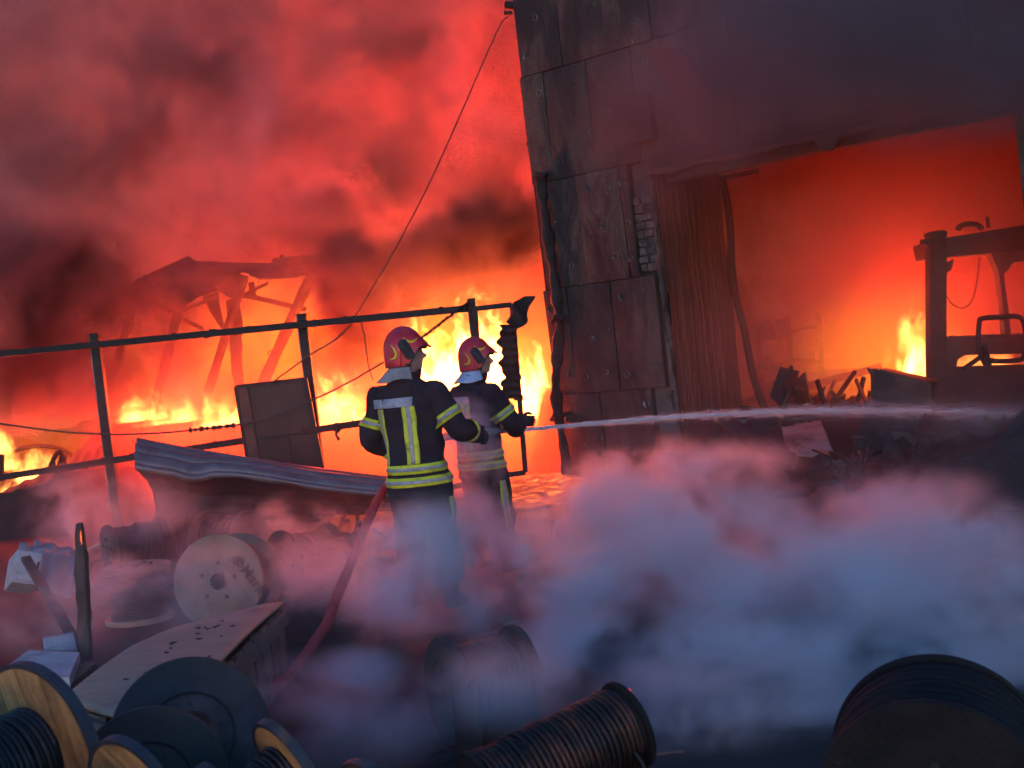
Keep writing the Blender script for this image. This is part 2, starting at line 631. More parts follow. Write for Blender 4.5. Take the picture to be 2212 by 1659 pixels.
# ================================================================== THE SETTING
# ground: one large uneven sheet, finer near the camera
mb = MB()
def gz(x, y):
    r = math.hypot(x, y - 8)
    k = 1.0 if r < 25 else max(0.0, 1 - (r - 25) / 20)
    return k * (0.030 * mnoise.noise(Vector((x * .9, y * .9, 3.1))) + 0.014 * mnoise.noise(Vector((x * 3.1, y * 3.1, 7.7)))) - 0.02
xs = [-320, -160, -80, -50] + [-32 + i * .4 for i in range(161)] + [50, 80, 160, 320]
ys = [-120, -60, -20] + [-6 + i * .4 for i in range(131)] + [60, 80, 130, 220, 420]
vs = [(x, y, gz(x, y)) for y in ys for x in xs]
w = len(xs)
mb.add(vs, [(j * w + i, j * w + i + 1, (j + 1) * w + i + 1, (j + 1) * w + i) for j in range(len(ys) - 1) for i in range(w - 1)])
gr = mb.build('ground', M['ground'], smooth=True)
gr['kind'] = 'structure'


# ------------------------------------------------------------------ burnt building: wall line runs from far left to near right
W0 = Vector((0.60, 14.45, 0))
W1 = Vector((4.75, 10.95, 0))
WD = (W1 - W0).normalized()                    # along the wall
WN = Vector((WD.y, -WD.x, 0))                  # outwards, towards the camera
if WN.y > 0:
    WN = -WN
WL = 9.5
OP0, OP1, OPZ = 1.52, 5.35, 3.47               # door opening along the wall, and its height
TOP = 7.4


def wp(s, z, o=0.0):
    return W0 + WD * s + WN * o + Vector((0, 0, z))


MW = Matrix((WD, WN, Vector((0, 0, 1)))).transposed()     # local x along wall, y outwards


def board_material():
    m = bpy.data.materials.new('scorched_insulation_board')
    m.use_nodes = True
    t = m.node_tree
    g = G(t)
    b = t.nodes['Principled BSDF']
    pos = S(g, g.n('ShaderNodeNewGeometry').outputs['Position'])
    oi = g.n('ShaderNodeObjectInfo')
    fib = g.noise(g.vec('MULTIPLY', pos, (14, 14, 60)), 1.0, 5, .65)
    base = g.mix(g.remap(fib, .3, .7), (0.032, 0.026, 0.020), (0.068, 0.055, 0.041))
    base = g.vec('SCALE', base, g.remap(S(g, oi.outputs['Random']), 0, 1, .78, 1.12))
    # rising soot tongues, long in z
    so = g.noise(g.vec('MULTIPLY', pos, (2.2, 2.2, .85)), 1.0, 7, .66, .6)
    so2 = g.noise(g.vec('MULTIPLY', pos, (7, 7, 1.6)), 1.0, 5, .65, .3)
    col = g.mix(g.remap(so, .42, .54, 0, .98), base, (0.008, 0.007, 0.007))
    col = g.mix(g.remap(so2, .48, .62, 0, .85), col, (0.020, 0.016, 0.014))
    ash = g.noise(g.vec('MULTIPLY', pos, (19, 19, 9)), 1.0, 4, .7)
    col = g.mix(g.remap(ash, .66, .74, 0, .6), col, (.26, .24, .23))
    g.put(b.inputs['Base Color'], col)
    b.inputs['Roughness'].default_value = .85
    bp = g.n('ShaderNodeBump')
    bp.inputs['Strength'].default_value = .6
    bp.inputs['Distance'].default_value = .01
    g.put(bp.inputs['Height'], fib + so2 * .6)
    t.links.new(bp.outputs[0], b.inputs['Normal'])
    return m


M['board'] = board_material()
bld = empty('burnt_building', W0, label='tall burnt building with scorched insulation boards and a wide glowing doorway', cat='building')


def bpart(mb, name, mat, parent=bld, **k):
    o = mb.build(name, mat, None, **k)
    o.parent = parent
    if parent is bld:
        o.matrix_parent_inverse = Matrix.Translation(-W0)
    else:
        o.matrix_parent_inverse = Matrix.Identity(4)
    return o


TH = 1.35   # depth of the door reveal
# masonry core: pier, lintel and the part beyond the door
mb = MB()
mb.box(wp(OP0 / 2, TOP / 2 - .1, -TH / 2), (OP0, TH, TOP + .2), MW)
bpart(mb, 'pier', M['soot_wall'])
mb = MB()
mb.box(wp((OP0 + OP1) / 2, (OPZ + TOP) / 2, -.20), (OP1 - OP0, .40, TOP - OPZ), MW)
bpart(mb, 'lintel_wall', M['soot_wall'])
mb = MB()
mb.box(wp((OP1 + WL) / 2, TOP / 2 - .1, -.20), (WL - OP1, .40, TOP + .2), MW)
bpart(mb, 'side_wall', M['soot_wall'])
# lintel beams under the wall, several steps
mb = MB()
mb.box(wp((OP0 + OP1) / 2 + .1, OPZ - .05, .06), (OP1 - OP0 + .3, .10, .16), MW)
lb = bpart(mb, 'lintel_beam', M['black_steel'], bevel=.01)
mb = MB()
mb.box(wp((OP0 + OP1) / 2 + .1, OPZ - .17, -.20), (OP1 - OP0 - .02, .22, .12), MW)
bpart(mb, 'lintel_beam', M['rust_post'], bevel=.01)
mb = MB()
def sag(u, v):
    s = OP0 + (OP1 - OP0) * u
    return wp(s, OPZ - .10 - .05 * v - .05 * v * mnoise.noise(Vector((s * 3, 0, 1))) - (.12 * v if .52 < u < .58 else 0), .128 + .02 * mnoise.noise(Vector((s * 4, v, 5))))
mb.grid(sag, 60, 2)
bpart(mb, 'torn_flashing', M['rust_sheet'], solid=.006)

# insulation boards, each its own piece, with plate anchors
rows = [-.15, 1.03, 2.26, 3.49, 4.73, 5.96, 7.2]
rnd = random.Random(11)


def anchor_mesh():
    mb = MB()
    mb.lathe([(0.0, .012), (.012, .012), (.014, .007), (.032, .006), (.034, .0), (.034, -.01)], 14)
    me = bpy.data.meshes.new('anchor_plate')
    me.from_pydata([tuple(p) for p in mb.v], [], mb.f)
    me.polygons.foreach_set('use_smooth', [True] * len(me.polygons))
    return me


M['anchor'] = material('anchor_plate', (.22, .22, .23), (.45, .45, .47), 30, rough=.5, c3=(.04, .035, .03), scale3=12, t3=(.45, .6))
anc = anchor_mesh()
anc.materials.append(M['anchor'])
for r in range(len(rows) - 1):
    z0, z1 = rows[r], rows[r + 1]
    s = -.04 + (-.30 if r % 2 else 0.0)
    end = OP0 if z1 <= OPZ + .1 else WL
    while s < end - .02:
        wdt = .60
        a, b_ = max(s, -.03 - .05 * rnd.random()), min(s + wdt, end)
        s += wdt
        if b_ - a < .08:
            continue
        if r in (1, 2) and a > 1.0 and rnd.random() < .0:
            continue
        if z0 < OPZ < z1 and b_ > OP0 + .05:
            zz0 = OPZ + .06
            if a < OP0:
                a2 = a
        else:
            zz0 = z0
        # the outer corner strip has fallen off in places, showing masonry
        bb = b_
        if end == OP0 and b_ > OP0 - .01:
            bb = {0: OP0 - .26, 1: OP0 - .08, 2: OP0 - .24}.get(r, b_)
            if bb - a < .06:
                continue
        thick = .10 + rnd.uniform(-.012, .012)
        nu, nv = 6, 10
        tilt = rnd.uniform(-.01, .014)
        org = wp((a + bb) / 2, (zz0 + z1) / 2, .0)
        g0, g1 = .004, .004
        jr = rnd.random() * 50

        def fr(u, v, a=a, bb=bb, zz0=zz0, z1=z1, thick=thick, tilt=tilt, jr=jr):
            s_ = a + g0 + (bb - a - 2 * g0) * u
            z_ = zz0 + g1 + (z1 - zz0 - 2 * g1) * v
            e = min(u, 1 - u, v, 1 - v)
            n_ = mnoise.noise(Vector((s_ * 5, z_ * 5, jr)))
            ed = -.014 if e < 1e-6 else 0.0
            ds = .006 * n_ if 0 < u < 1 else .008 * mnoise.noise(Vector((z_ * 9, jr, 2)))
            return wp(s_ + (0 if 0 < u < 1 else ds * .5), z_, thick + tilt * (v - .5) * 2 + .006 * n_ + ed)
        mb = MB()
        mb.grid(fr, nu, nv)
        w_ = nu + 1
        ring = [i for i in range(w_)] + [j * w_ + nu for j in range(1, nv + 1)] + [nv * w_ + i for i in range(nu - 1, -1, -1)] + [j * w_ for j in range(nv - 1, 0, -1)]
        k0 = len(mb.v)
        back = [mb.v[i] - WN * (thick + .0 + (mb.v[i] - wp(0, 0)).dot(WN) - thick - .004) for i in ring]
        n_r = len(ring)
        mb.add(back, [])
        for i in range(n_r):
            j = (i + 1) % n_r
            mb.f.append((ring[j], ring[i], k0 + i, k0 + j))
        p = bpart(mb, 'insulation_board', M['board'], smooth=True, origin=org, angle=40)
        near = end == OP0 or (a < 2.2)
        if near and zz0 < 5.0:
            for (fu, fv) in ((.22, .16), (.74, .20), (.28, .84), (.78, .8), (.5, .5)):
                if rnd.random() < .34:
                    continue
                q = fr(fu + rnd.uniform(-.05, .05), fv + rnd.uniform(-.03, .03))
                ao = bpy.data.objects.new('anchor_plate', anc)
                C.objects.link(ao)
                ao.parent = p
                ao.location = q - org
                ao.rotation_euler = MW.to_euler()
                ao.rotation_euler.rotate_axis('X', R(-90))
                ao.rotation_euler.rotate_axis('Y', rnd.uniform(-.25, .25))
                sc_ = rnd.uniform(.75, 1.1)
                ao.scale = (sc_, sc_ * rnd.uniform(1.0, 1.35), 1)

# exposed bricks along the door edge where boards have fallen
bme = None
for r_, (z0, z1) in enumerate(((0.05, 1.0), (2.30, 3.16))):
    z = z0
    k = 0
    while z < z1 - .04:
        for c in range(2):
            if rnd.random() < (.75 if r_ == 0 else .25):
                continue
            ln = .13
            s0 = OP0 - .26 + c * ln + (.0 if k % 2 else -.03)
            if s0 + ln > OP0 + .01:
                ln = OP0 + .008 - s0
            mb = MB()
            ctr = wp(s0 + ln / 2, z + .045, .0)
            mb.box((0, 0, 0), (ln - .012, .07 + rnd.uniform(-.03, .03), .078 + rnd.uniform(-.012, .006)), MW @ Euler((0, rnd.uniform(-.05, .05), rnd.uniform(-.08, .08))).to_matrix())
            o = mb.build('brick', M['brick'], None, bevel=.006)
            o.location = ctr
            o.parent = bld
            o.matrix_parent_inverse = Matrix.Translation(-W0)
        z += .092
        k += 1

# plaster edge and ragged jamb corner
mb = MB()
def edge(u, v):
    z = .0 + 3.46 * v
    r_ = .035 + .03 * mnoise.noise(Vector((z * 4, u * 2, 4))) + .02 * mnoise.noise(Vector((z * 13, u * 3, 9)))
    an = -.6 + 2.6 * u
    return wp(OP0 + .00 + r_ * math.sin(an), z, .02 + r_ * math.cos(an))
mb.grid(edge, 6, 90)
bpart(mb, 'plaster_edge', M['brick'], smooth=True)

# door reveal: ribbed panels on the left jamb going inwards
mb = MB()
def rib(u, v):
    d = TH * 1.0 * u
    h = .006 if (int(u * 26) * 7) % 11 < 4 else 0.0
    h += .022 * mnoise.noise(Vector((u * 5, v * 7, 1.7))) + .01 * mnoise.noise(Vector((u * 16, v * 22, 4)))
    return wp(OP0 + .012 + h + .02, .0 + 3.38 * v, -.02 - d)
mb.grid(rib, 52, 26)
bpart(mb, 'jamb_panel', M['jamb'], solid=.008)
# warped steel angle of the inner door frame
mb = MB()
pts = []
for i in range(26):
    z = 3.36 * (1 - i / 25)
    sw = .0 if z > 1.9 else .34 * ((1.9 - z) / 1.9) ** 1.3
    pts.append(wp(OP0 + .09 + sw + .02 * math.sin(z * 5), z, -TH - .03))
mb.tube(pts, [(.045, .03)] * 26, 6)
bpart(mb, 'door_frame_angle', M['char'])
mb = MB()
mb.box(wp(OP0 + .3, 3.33, -TH - .02), (.5, .03, .05), MW)
bpart(mb, 'door_frame_head', M['char'])
# twisted strip hanging at the edge of the doorway
mb = MB()
pts = [wp(OP0 + .02 + .03 * math.sin(i * .9), 3.1 - i * .115, .05 + .015 * math.sin(i * 1.7)) for i in range(22)]
mb.tube(pts, [(.016 + .006 * math.sin(i * 2.1), .006) for i in range(22)], 6)
bpart(mb, 'torn_corner_strip', M['char'])

# hall behind the doorway
def ip(s, d, z):
    return wp(s, z, -d)
mb = MB()
def bw(u, v):
    s = -1.0 + 11.5 * u
    h = .03 if int(u * 210) % 4 < 2 else 0.0
    return ip(s, 7.6 + h, 7.2 * v)
mb.grid(bw, 210, 2)
bpart(mb, 'hall_back_wall', M['inner_wall'], solid=.02)
mb = MB()
def lw(u, v):
    h = .03 * mnoise.noise(Vector((u * 6, v * 8, 3)))
    return ip(OP0 - .35 + h, TH + .02 + 6.2 * u, 4.2 * v)
mb.grid(lw, 2, 140)
bpart(mb, 'hall_partition', M['inner_wall'], solid=.02)
mb = MB()
mb.box(ip(9.4, 4.0, 3.6), (.2, 7.4, 7.2), MW)
bpart(mb, 'hall_end_wall', M['soot_wall'])
mb = MB()
mb.box(ip(4.2, 4.0, 7.3), (10.6, 8.2, .12), MW)
bpart(mb, 'hall_roof', M['soot_wall'])

# duct stub and hooded vent standing out of the facade
mb = MB()
a, b_ = at(1400, 103, 12.6), at(1478, 103, 12.2)
d = at(1475, 215, 12.6) - a
mb.prism([a, b_, b_ + d, a + d], WN * .10)
bpart(mb, 'wall_bracket', M['char'], bevel=.01)
mb = MB()
c0 = at(1383, 265, 13.35)
prof = []
for i in range(9):
    an = math.pi * i / 8
    prof.append(Vector((-.19 * math.cos(an), 0, .22 + .10 * math.sin(an))))
prof += [Vector((.20, 0, -.22)), Vector((-.20, 0, -.22))]
mb.prism([c0 + MW @ q for q in prof], WN * .10)
bpart(mb, 'vent_hood', M['char'], bevel=.012)

# ragged burnt bits along the left edge of the facade
for (px, py, ln, an, th) in ((1105, 12, .16, .3, .10), (1135, 165, .34, 1.45, .035), (1146, 308, .11, -.25, .03), (1160, 265, .07, .4, .05), (1164, 330, .08, 1.2, .06), (1158, 232, .06, .9, .04), (1098, 28, .1, .1, .05)):
    mb = MB()
    p = at(px, py, 14.45)
    mb.bar(p - Vector((math.cos(an) * ln / 2, 0, -math.sin(an) * ln / 2)), p + Vector((math.cos(an) * ln / 2, 0, -math.sin(an) * ln / 2)), th, th * .6)
    bpart(mb, 'torn_edge_piece', M['char'])

# corner flashing down the left edge
mb = MB()
def cf(u, v):
    z = 7.2 * v
    n_ = .03 * mnoise.noise(Vector((z * 1.7, 0, 2))) + .014 * mnoise.noise(Vector((z * 7, 0, 5)))
    return wp(-.05 - .05 * u + (n_ if u > .5 else 0), z, .07 - .16 * u)
mb.grid(cf, 2, 60)
bpart(mb, 'corner_flashing', M['char'], solid=.01)

# the burnt drainpipe
dp = empty('drainpipe', at(1225, 1085, 14.25), label='sagging charred drainpipe along the left edge of the burnt building', cat='pipe')
P = [(1168, 372), (1172, 430), (1182, 500), (1192, 570), (1203, 640), (1208, 700), (1203, 770), (1200, 830), (1206, 900), (1220, 980), (1232, 1060), (1234, 1090)]
pts = smoothpath([at(x, y, 14.25) for x, y in P], 5)
rad = [(.058 + .014 * math.sin(i * .7) + .010 * math.sin(i * 1.9), .040 + .008 * math.sin(i * 1.3)) for i in range(len(pts))]
mb = MB()
mb.tube(pts, rad, 12)
def under(o, e):
    o.parent = e
    o.matrix_parent_inverse = (Matrix.Translation(e.location) @ e.rotation_euler.to_matrix().to_4x4()).inverted()
    return o
under(mb.build('pipe', M['char'], smooth=True), dp)
for y_ in (378, 690, 905):
    k = min(range(len(pts)), key=lambda i: abs(pix(pts[i])[1] - y_))
    mb = MB()
    q = pts[k]
    mb.tube([q + Vector((-.085, 0, -.03)), q + Vector((-.05, -.05, .02)), q + Vector((.03, -.06, 0)), q + Vector((.10, 0, .02)), q + Vector((.20, .06, .01))], .028, 7)
    mb.box(q + Vector((.14, .0, -.03)), (.12, .07, .09), (.2, .3, .1))
    under(mb.build('pipe_bracket', M['char']), dp)


# ================================================================== FENCE, GATE, PANELS, WIRES
def yf(px):
    return 15.0 - 1.75 * px / 1050.0


def vpost(mb, px, py, w, Y=None, z0=0.0):
    """upright square post whose top is seen at px, py"""
    t = at(px, py, Y or yf(px))
    mb.box((t.x, t.y, (t.z + z0) / 2), (w, w, t.z - z0))
    return t


fence = empty('metal_fence', at(650, 1130, yf(650)), label='black square-tube fence frame with open bays, beyond the reels', cat='fence')
tops = []
for px, py, w in ((205, 724, .105), (652, 682, .10), (1018, 649, .085)):
    mb = MB()
    t = vpost(mb, px, py, w)
    tops.append(t)
    o = under(mb.build('post', M['black_steel'], bevel=.006), fence)
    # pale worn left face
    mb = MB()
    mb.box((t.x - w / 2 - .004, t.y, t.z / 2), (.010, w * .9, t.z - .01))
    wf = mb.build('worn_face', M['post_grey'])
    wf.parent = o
    mb = MB()
    mb.box((t.x, t.y, t.z + .012), (w * 1.05, w * 1.05, .02))
    cp = mb.build('cap', M['black_steel'])
    cp.parent = o


def rail(a, b, w, h, name='rail', par=fence, mat='black_steel', lumps=0):
    mb = MB()
    mb.bar(a, b, w, h)
    o = under(mb.build(name, M[mat], bevel=.005), par)
    if lumps:
        mb = MB()
        for i in range(lumps):
            q = a.lerp(b, random.random()) + Vector((0, 0, h / 2 * random.choice((-1, 1, 1))))
            mb.ball(q, (random.uniform(.01, .035), .02, random.uniform(.006, .016)), 7, 5, .25)
        c = mb.build('burnt_residue', M['char'])
        c.parent = o
    return o


def fr(px, py, dy=-.075):
    p = at(px, py, yf(px))
    p.y += dy
    return p


rail(fr(-70, 772), fr(1010, 667), .06, .075, lumps=34)
rail(fr(-70, 1041), fr(1034, 875), .06, .075, lumps=26)
rail(fr(560, 1143), fr(1045, 1035), .05, .06)

# gate leaf to the right of the last post
gate = empty('gate_leaf', at(1135, 1040, 13.2), label='open rectangular black gate frame beside the burnt building', cat='gate')
GY = 13.1
g_tl, g_tr, g_br, g_bl = at(1026, 667, GY), at(1106, 658, GY), at(1135, 1020, GY), at(1052, 1032, GY)
g_ml, g_mr = at(1040, 866, GY), at(1122, 853, GY)
for a, b, nm in ((g_tr, g_br, 'stile'), (g_tl, g_bl, 'stile'), (g_tl, g_tr, 'top_bar'), (g_bl, g_br, 'bottom_bar'), (g_ml, g_mr, 'middle_bar')):
    rail(a, b, .045, .055, nm, gate)
mb = MB()
mb.bar(at(1049, 1000, 13.12), Vector((at(1052, 1032, 13.12).x, 13.12, 0)), .10, .10)
under(mb.build('foot_post', M['black_steel']), gate)

# charred corrugated strip hanging from the gate
def strip_pt(u, v):
    yy = 702 + 162 * v
    wob = 5 * math.sin(v * 21) + 3 * math.sin(v * 47)
    l = 1077 + 12 * v + wob * (1.0 if u < .5 else .4)
    r = 1113 + 14 * v + wob * .5
    if v > .93:
        l += 18 * (v - .93) / .07
    p = at(l + (r - l) * u, yy, 12.95)
    p.y += .035 * math.sin(v * 60) + .03 * math.sin(u * 5)
    return p
mb = MB()
mb.grid(strip_pt, 8, 70)
cs = mb.build('charred_strip', M['char'], solid=.012, smooth=True)
tag(cs, 'charred corrugated strip hanging from the right side of the gate frame', 'metal strip')
mb = MB()
def curl(u, v):
    cx = 1104 + 34 * v ** .8 + (12 * math.sin(v * 7) * .4)
    cy = 703 - 58 * v
    wd = (10 + 12 * math.sin(v * 3.0 + .3)) * (1 if v < .9 else 1.1)
    p = at(cx + wd * (u - .5) * 2 * .8 + (8 if v > .85 else 0) * u, cy + wd * (u - .5) * 1.1 - (10 * u if v > .85 else 0), 12.95)
    p.y += .05 * math.sin(u * 3.2 + v * 9)
    return p
mb.grid(curl, 6, 24)
cc = mb.build('curled_tip', M['char'], solid=.012, smooth=True)
cc.parent = cs

# dark steel plate standing against the fence
PY = 13.75
pl = empty('steel_plate_door', at(600, 1040, PY), label='dark scorched steel plate door standing against the fence behind the bent sheet', cat='door')
tl, tr, br, bl = at(510, 835, PY), at(658, 818, PY), at(697, 1022, PY), at(545, 1045, PY)
for q in (br, bl):
    pass
d_l, d_r = (bl - tl), (br - tr)
bl, br = tl + d_l * 1.55, tr + d_r * 1.55
mb = MB()
mb.prism([tl, tr, br, bl], (0, .03, 0))
under(mb.build('plate', M['panel_steel'], bevel=.004), pl)
mb = MB()
mb.bar(tl, tr, .05, .035)
mb.bar(tl, bl, .035, .05)
mb.bar(tr, br, .06, .06)
under(mb.build('frame', M['black_steel']), pl)
mb = MB()
mb.prism([p_ + Vector((0, -.02, 0)) for p_ in (tl.lerp(tr, .02), tl.lerp(tr, .16), bl.lerp(br, .16), bl.lerp(br, .02))], (0, .012, 0))
o = under(mb.build('side_leaf', M['rust_post']), pl)
for f0 in (.62,):
    mb = MB()
    mb.bar(tl.lerp(tr, f0).lerp(bl.lerp(br, f0), .36) + Vector((0, -.016, 0)), bl.lerp(br, f0) + Vector((0, -.016, 0)), .012, .012)
    under(mb.build('seam', M['char']), pl)
mb = MB()
mb.bar(tl.lerp(bl, .36).lerp(tr.lerp(br, .36), .18) + Vector((0, -.018, 0)), tr.lerp(br, .36) + Vector((0, -.018, 0)), .018, .018)
under(mb.build('seam', M['char']), pl)

# little burnt rag on the middle rail
mb = MB()
q = at(727, 918, 13.6)
mb.tube([q, q + Vector((.02, 0, -.05)), q + Vector((-.02, 0, -.10)), q + Vector((.01, 0, -.17))], [.02, .03, .014, .02], 6)
tag(mb.build('burnt_rag', M['char']), 'small burnt rag dangling from the middle fence rail', 'rag')

# wires
def wire(P, Y, r, label, name='wire', clumps=(), sag=0):
    pts = smoothpath([at(x, y, (Y if not isinstance(Y, (list, tuple)) else Y[i])) for i, (x, y) in enumerate(P)], 8)
    pts = [p + Vector((mnoise.noise(Vector((i * .5, 1, 2))) * .006, 0, mnoise.noise(Vector((i * .5, 5, 2))) * .006)) for i, p in enumerate(pts)]
    mb = MB()
    mb.tube(pts, r, 6)
    o = mb.build(name, M['wire'], smooth=True)
    tag(o, label, 'wire')
    for (f0, f1, rr) in clumps:
        i0, i1 = int(f0 * (len(pts) - 1)), max(int(f1 * (len(pts) - 1)), int(f0 * (len(pts) - 1)) + 2)
        mb = MB()
        seg = pts[i0:i1 + 1]
        fine = smoothpath(seg, 4)
        mb.tube(fine, [rr * (1 + .5 * math.sin(k * 1.9) + .3 * math.sin(k * .83)) for k in range(len(fine))], 6)
        c = mb.build('melted_sheath', M['char'])
        c.parent = o
    return o


wire([(1098, 36), (1082, 52), (1050, 120), (1000, 235), (930, 390), (850, 545), (768, 682)], [14.3, 14.3, 14.3, 14.2, 14.0, 13.9, 13.75], .008,
     'thin black wire running down from the building top to the fence rail')
wire([(770, 684), (745, 715), (715, 740), (672, 765), (640, 788), (590, 825)], 13.7, .010, 'black wire drooping from the top rail behind the steel plate door')
wire([(1014, 652), (996, 664), (960, 692), (921, 722), (880, 752), (826, 784), (760, 822), (690, 857), (560, 908), (425, 928), (330, 936), (240, 938), (130, 932), (0, 915), (-60, 903)],
     [13.2] * 8 + [13.4, 13.6, 13.8, 14.1, 14.3, 14.5, 14.6], .011, 'long slack cable sagging across the fence from post to left edge',
     name='cable', clumps=((.01, .25, .016), (.60, .66, .02)))
wire([(776, 686), (786, 720), (792, 762), (797, 795), (806, 820)], 13.6, .007, 'short thin wire hanging down from the top rail left of the helmet')

# ------------------------------------------------------------------ bent corrugated sheet
def sheet(u, v):
    tx = 300 + 560 * u
    ty = 950 + 88 * u + 14 * math.sin(u * 3.1) * .5
    fx = 293 + 560 * u
    fy = 1012 + 66 * u + 9 * math.sin(u * 9 + .4) * (1 - u) + (10 if .15 < u < .3 else 0) * math.sin((u - .15) / .15 * math.pi)
    bx = 336 + 520 * u
    by = 1122 + 8 * math.sin(u * 3.1) - 18 * u
    vt = .46
    if v < vt:
        k = v / vt
        p = at(tx, ty, 11.75).lerp(at(fx, fy, 11.15), k)
        p += Vector((0, -.5, .8)).normalized() * (.05 * math.sin(k * math.pi) + .045 * abs(math.sin(k * math.pi * 3.5)) ** .5)
    else:
        k = (v - vt) / (1 - vt)
        p = at(fx, fy, 11.15).lerp(at(bx, by, 11.5), k)
        p += Vector((0, .8, .2)) * (.22 * math.sin(k * math.pi) * (1 - .4 * u) + .012 * math.sin(k * math.pi * 8))
        p.z += .02 * mnoise.noise(Vector((u * 9, k * 4, 3)))
    p.y += .03 * mnoise.noise(Vector((u * 4, v * 3, 1)))
    return p
mb = MB()
mb.grid(lambda u, v: sheet(u, v * .46), 70, 56)
cor = mb.build('corrugated_sheet', M['galv'], solid=.006, smooth=True)
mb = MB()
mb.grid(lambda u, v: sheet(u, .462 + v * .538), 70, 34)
low = mb.build('folded_under_side', M['char'], cor, solid=.006, smooth=True)  # char colour here stands in for the shade inside the fold
tag(cor, 'bent grey corrugated metal sheet folded over in front of the fence', 'metal sheet')


# ================================================================== BEHIND THE FENCE
# ragged rubble bank that burns
def bank(name, x0, x1, y0, y1, hfun, nx, ny, mat, label, cat='rubble heap', seed=0.0):
    mb = MB()
    def f(u, v):
        x, y = x0 + (x1 - x0) * u, y0 + (y1 - y0) * v
        e = min(1.0, min(u, 1 - u) * 9) * min(1.0, min(v, 1 - v) * 5)
        n = mnoise.noise(Vector((x * .7, y * .7, seed))) * .35 + mnoise.noise(Vector((x * 2.3, y * 2.3, seed + 4))) * .22 + mnoise.noise(Vector((x * 6, y * 6, seed + 8))) * .09
        return Vector((x, y, -.05 + e * hfun(x, y) * (1 + n)))
    mb.grid(f, nx, ny)
    o = mb.build(name, mat)
    tag(o, label, cat)
    return o


bank('rubble_bank', -14.5, 2.6, 17.2, 24.0, lambda x, y: .95 + .25 * math.sin(x * .8) * .4, 150, 50, M['rubble'], 'long dark bank of burning rubble behind the fence', seed=2)
bank('rubble_heap', .0, 3.4, 15.4, 18.2, lambda x, y: .95, 50, 40, M['rubble'], 'dark rubble heap under the flames between gate and burnt building', seed=12)

# ------------------------------------------------------------------ collapsed shed
SH = empty('collapsed_shed', at(480, 900, 19.0), label='collapsed open shed with sagging roof sheets and leaning posts in the fire', cat='shed')


def spost(a, b, Y0, Y1, r, name='leaning_post'):
    p0, p1 = at(*a, Y0), at(*b, Y1)
    d = (p1 - p0).normalized()
    q = p1 + d * 1.3
    pts = [p0.lerp(q, i / 14) + Vector((.012 * mnoise.noise(Vector((i * .6, a[0], 1))), 0, 0)) for i in range(15)]
    mb = MB()
    mb.tube(pts, [r * (1 + .10 * math.sin(i * 2.2 + a[0])) for i in range(len(pts))], 8)
    return under(mb.build(name, M['rust_post'], smooth=True), SH)


spost((682, 574), (570, 823), 18.4, 18.2, .080)
spost((528, 596), (426, 921), 18.4, 18.1, .068)
spost((384, 676), (320, 929), 18.2, 18.0, .068)
spost((297, 632), (234, 839), 19.4, 19.2, .06)
def ragged(poly, Ys, name='roof_sheet', mat='rust_sheet', th=.03, n=7, amp=3.0, seed=0):
    """torn flat sheet: outline in the picture, edges roughened, each corner at its own distance"""
    out = []
    m = len(poly)
    for i in range(m):
        (x0, y0), (x1, y1) = poly[i], poly[(i + 1) % m]
        for k in range(n):
            t = k / n
            j = amp if k else 0
            out.append(at(x0 + (x1 - x0) * t + j * mnoise.noise(Vector((i * 3.1 + t * 5, seed, 1))), y0 + (y1 - y0) * t + j * mnoise.noise(Vector((i * 3.1 + t * 5, seed, 7))), Ys[i] + (Ys[(i + 1) % m] - Ys[i]) * t))
    mb = MB()
    mb.prism(out, (0, th, 0))
    return under(mb.build(name, M[mat]), SH)
# roof: torn left slope, thin sagging middle, raised right piece
ragged([(290, 606), (350, 578), (408, 553), (424, 566), (520, 586), (506, 650), (462, 622), (428, 640), (391, 668), (346, 640), (296, 640)], [18.6, 19, 19.4, 19.3, 19.0, 18.5, 18.6, 18.5, 18.4, 18.5, 18.6], seed=1)
ragged([(420, 563), (500, 567), (566, 571), (600, 566), (606, 584), (560, 590), (500, 588), (430, 578)], [19.3, 19.6, 19.6, 19.5, 18.6, 18.6, 18.7, 19.0], seed=4, amp=2.5)
ragged([(584, 560), (612, 555), (640, 553), (700, 550), (772, 542), (764, 556), (700, 568), (660, 572), (600, 582)], [19.8, 19.8, 19.8, 19.8, 20.0, 19.2, 18.7, 18.6, 18.6], seed=8, amp=2.5)
ragged([(520, 584), (640, 578), (690, 572), (700, 584), (640, 600), (560, 604)], [18.5, 18.4, 18.3, 18.2, 18.2, 18.3], seed=12, amp=3)
ragged([(604, 550), (612, 549), (612, 556), (604, 557)], [19.7] * 4, seed=13, amp=0, name='roof_stub')
ragged([(488, 650), (514, 640), (524, 700), (522, 770), (527, 850), (512, 868), (500, 800), (494, 720)], [18.9] * 8, seed=15, amp=5, name='torn_sheet')
ragged([(436, 640), (470, 630), (486, 720), (470, 700), (452, 668)], [18.8] * 5, seed=17, amp=5, name='torn_sheet')
def sbar(a, b, Y0, Y1, w_, h_, name):
    mb = MB()
    mb.bar(at(*a, Y0), at(*b, Y1), w_, h_)
    under(mb.build(name, M['rust_post']), SH)
sbar((500, 634), (560, 645), 18.6, 18.5, .05, .07, 'cross_beam')
sbar((548, 642), (660, 668), 18.6, 18.4, .05, .07, 'cross_beam')
sbar((392, 672), (470, 640), 18.3, 18.5, .04, .05, 'rafter')
sbar((300, 640), (372, 672), 18.7, 18.4, .04, .05, 'rafter')
sbar((398, 690), (440, 712), 18.5, 18.7, .05, .05, 'rafter')
sbar((578, 612), (520, 640), 18.5, 18.6, .03, .04, 'rafter')
sbar((642, 640), (668, 640), 18.3, 18.3, .04, .04, 'bracket')
mb = MB()
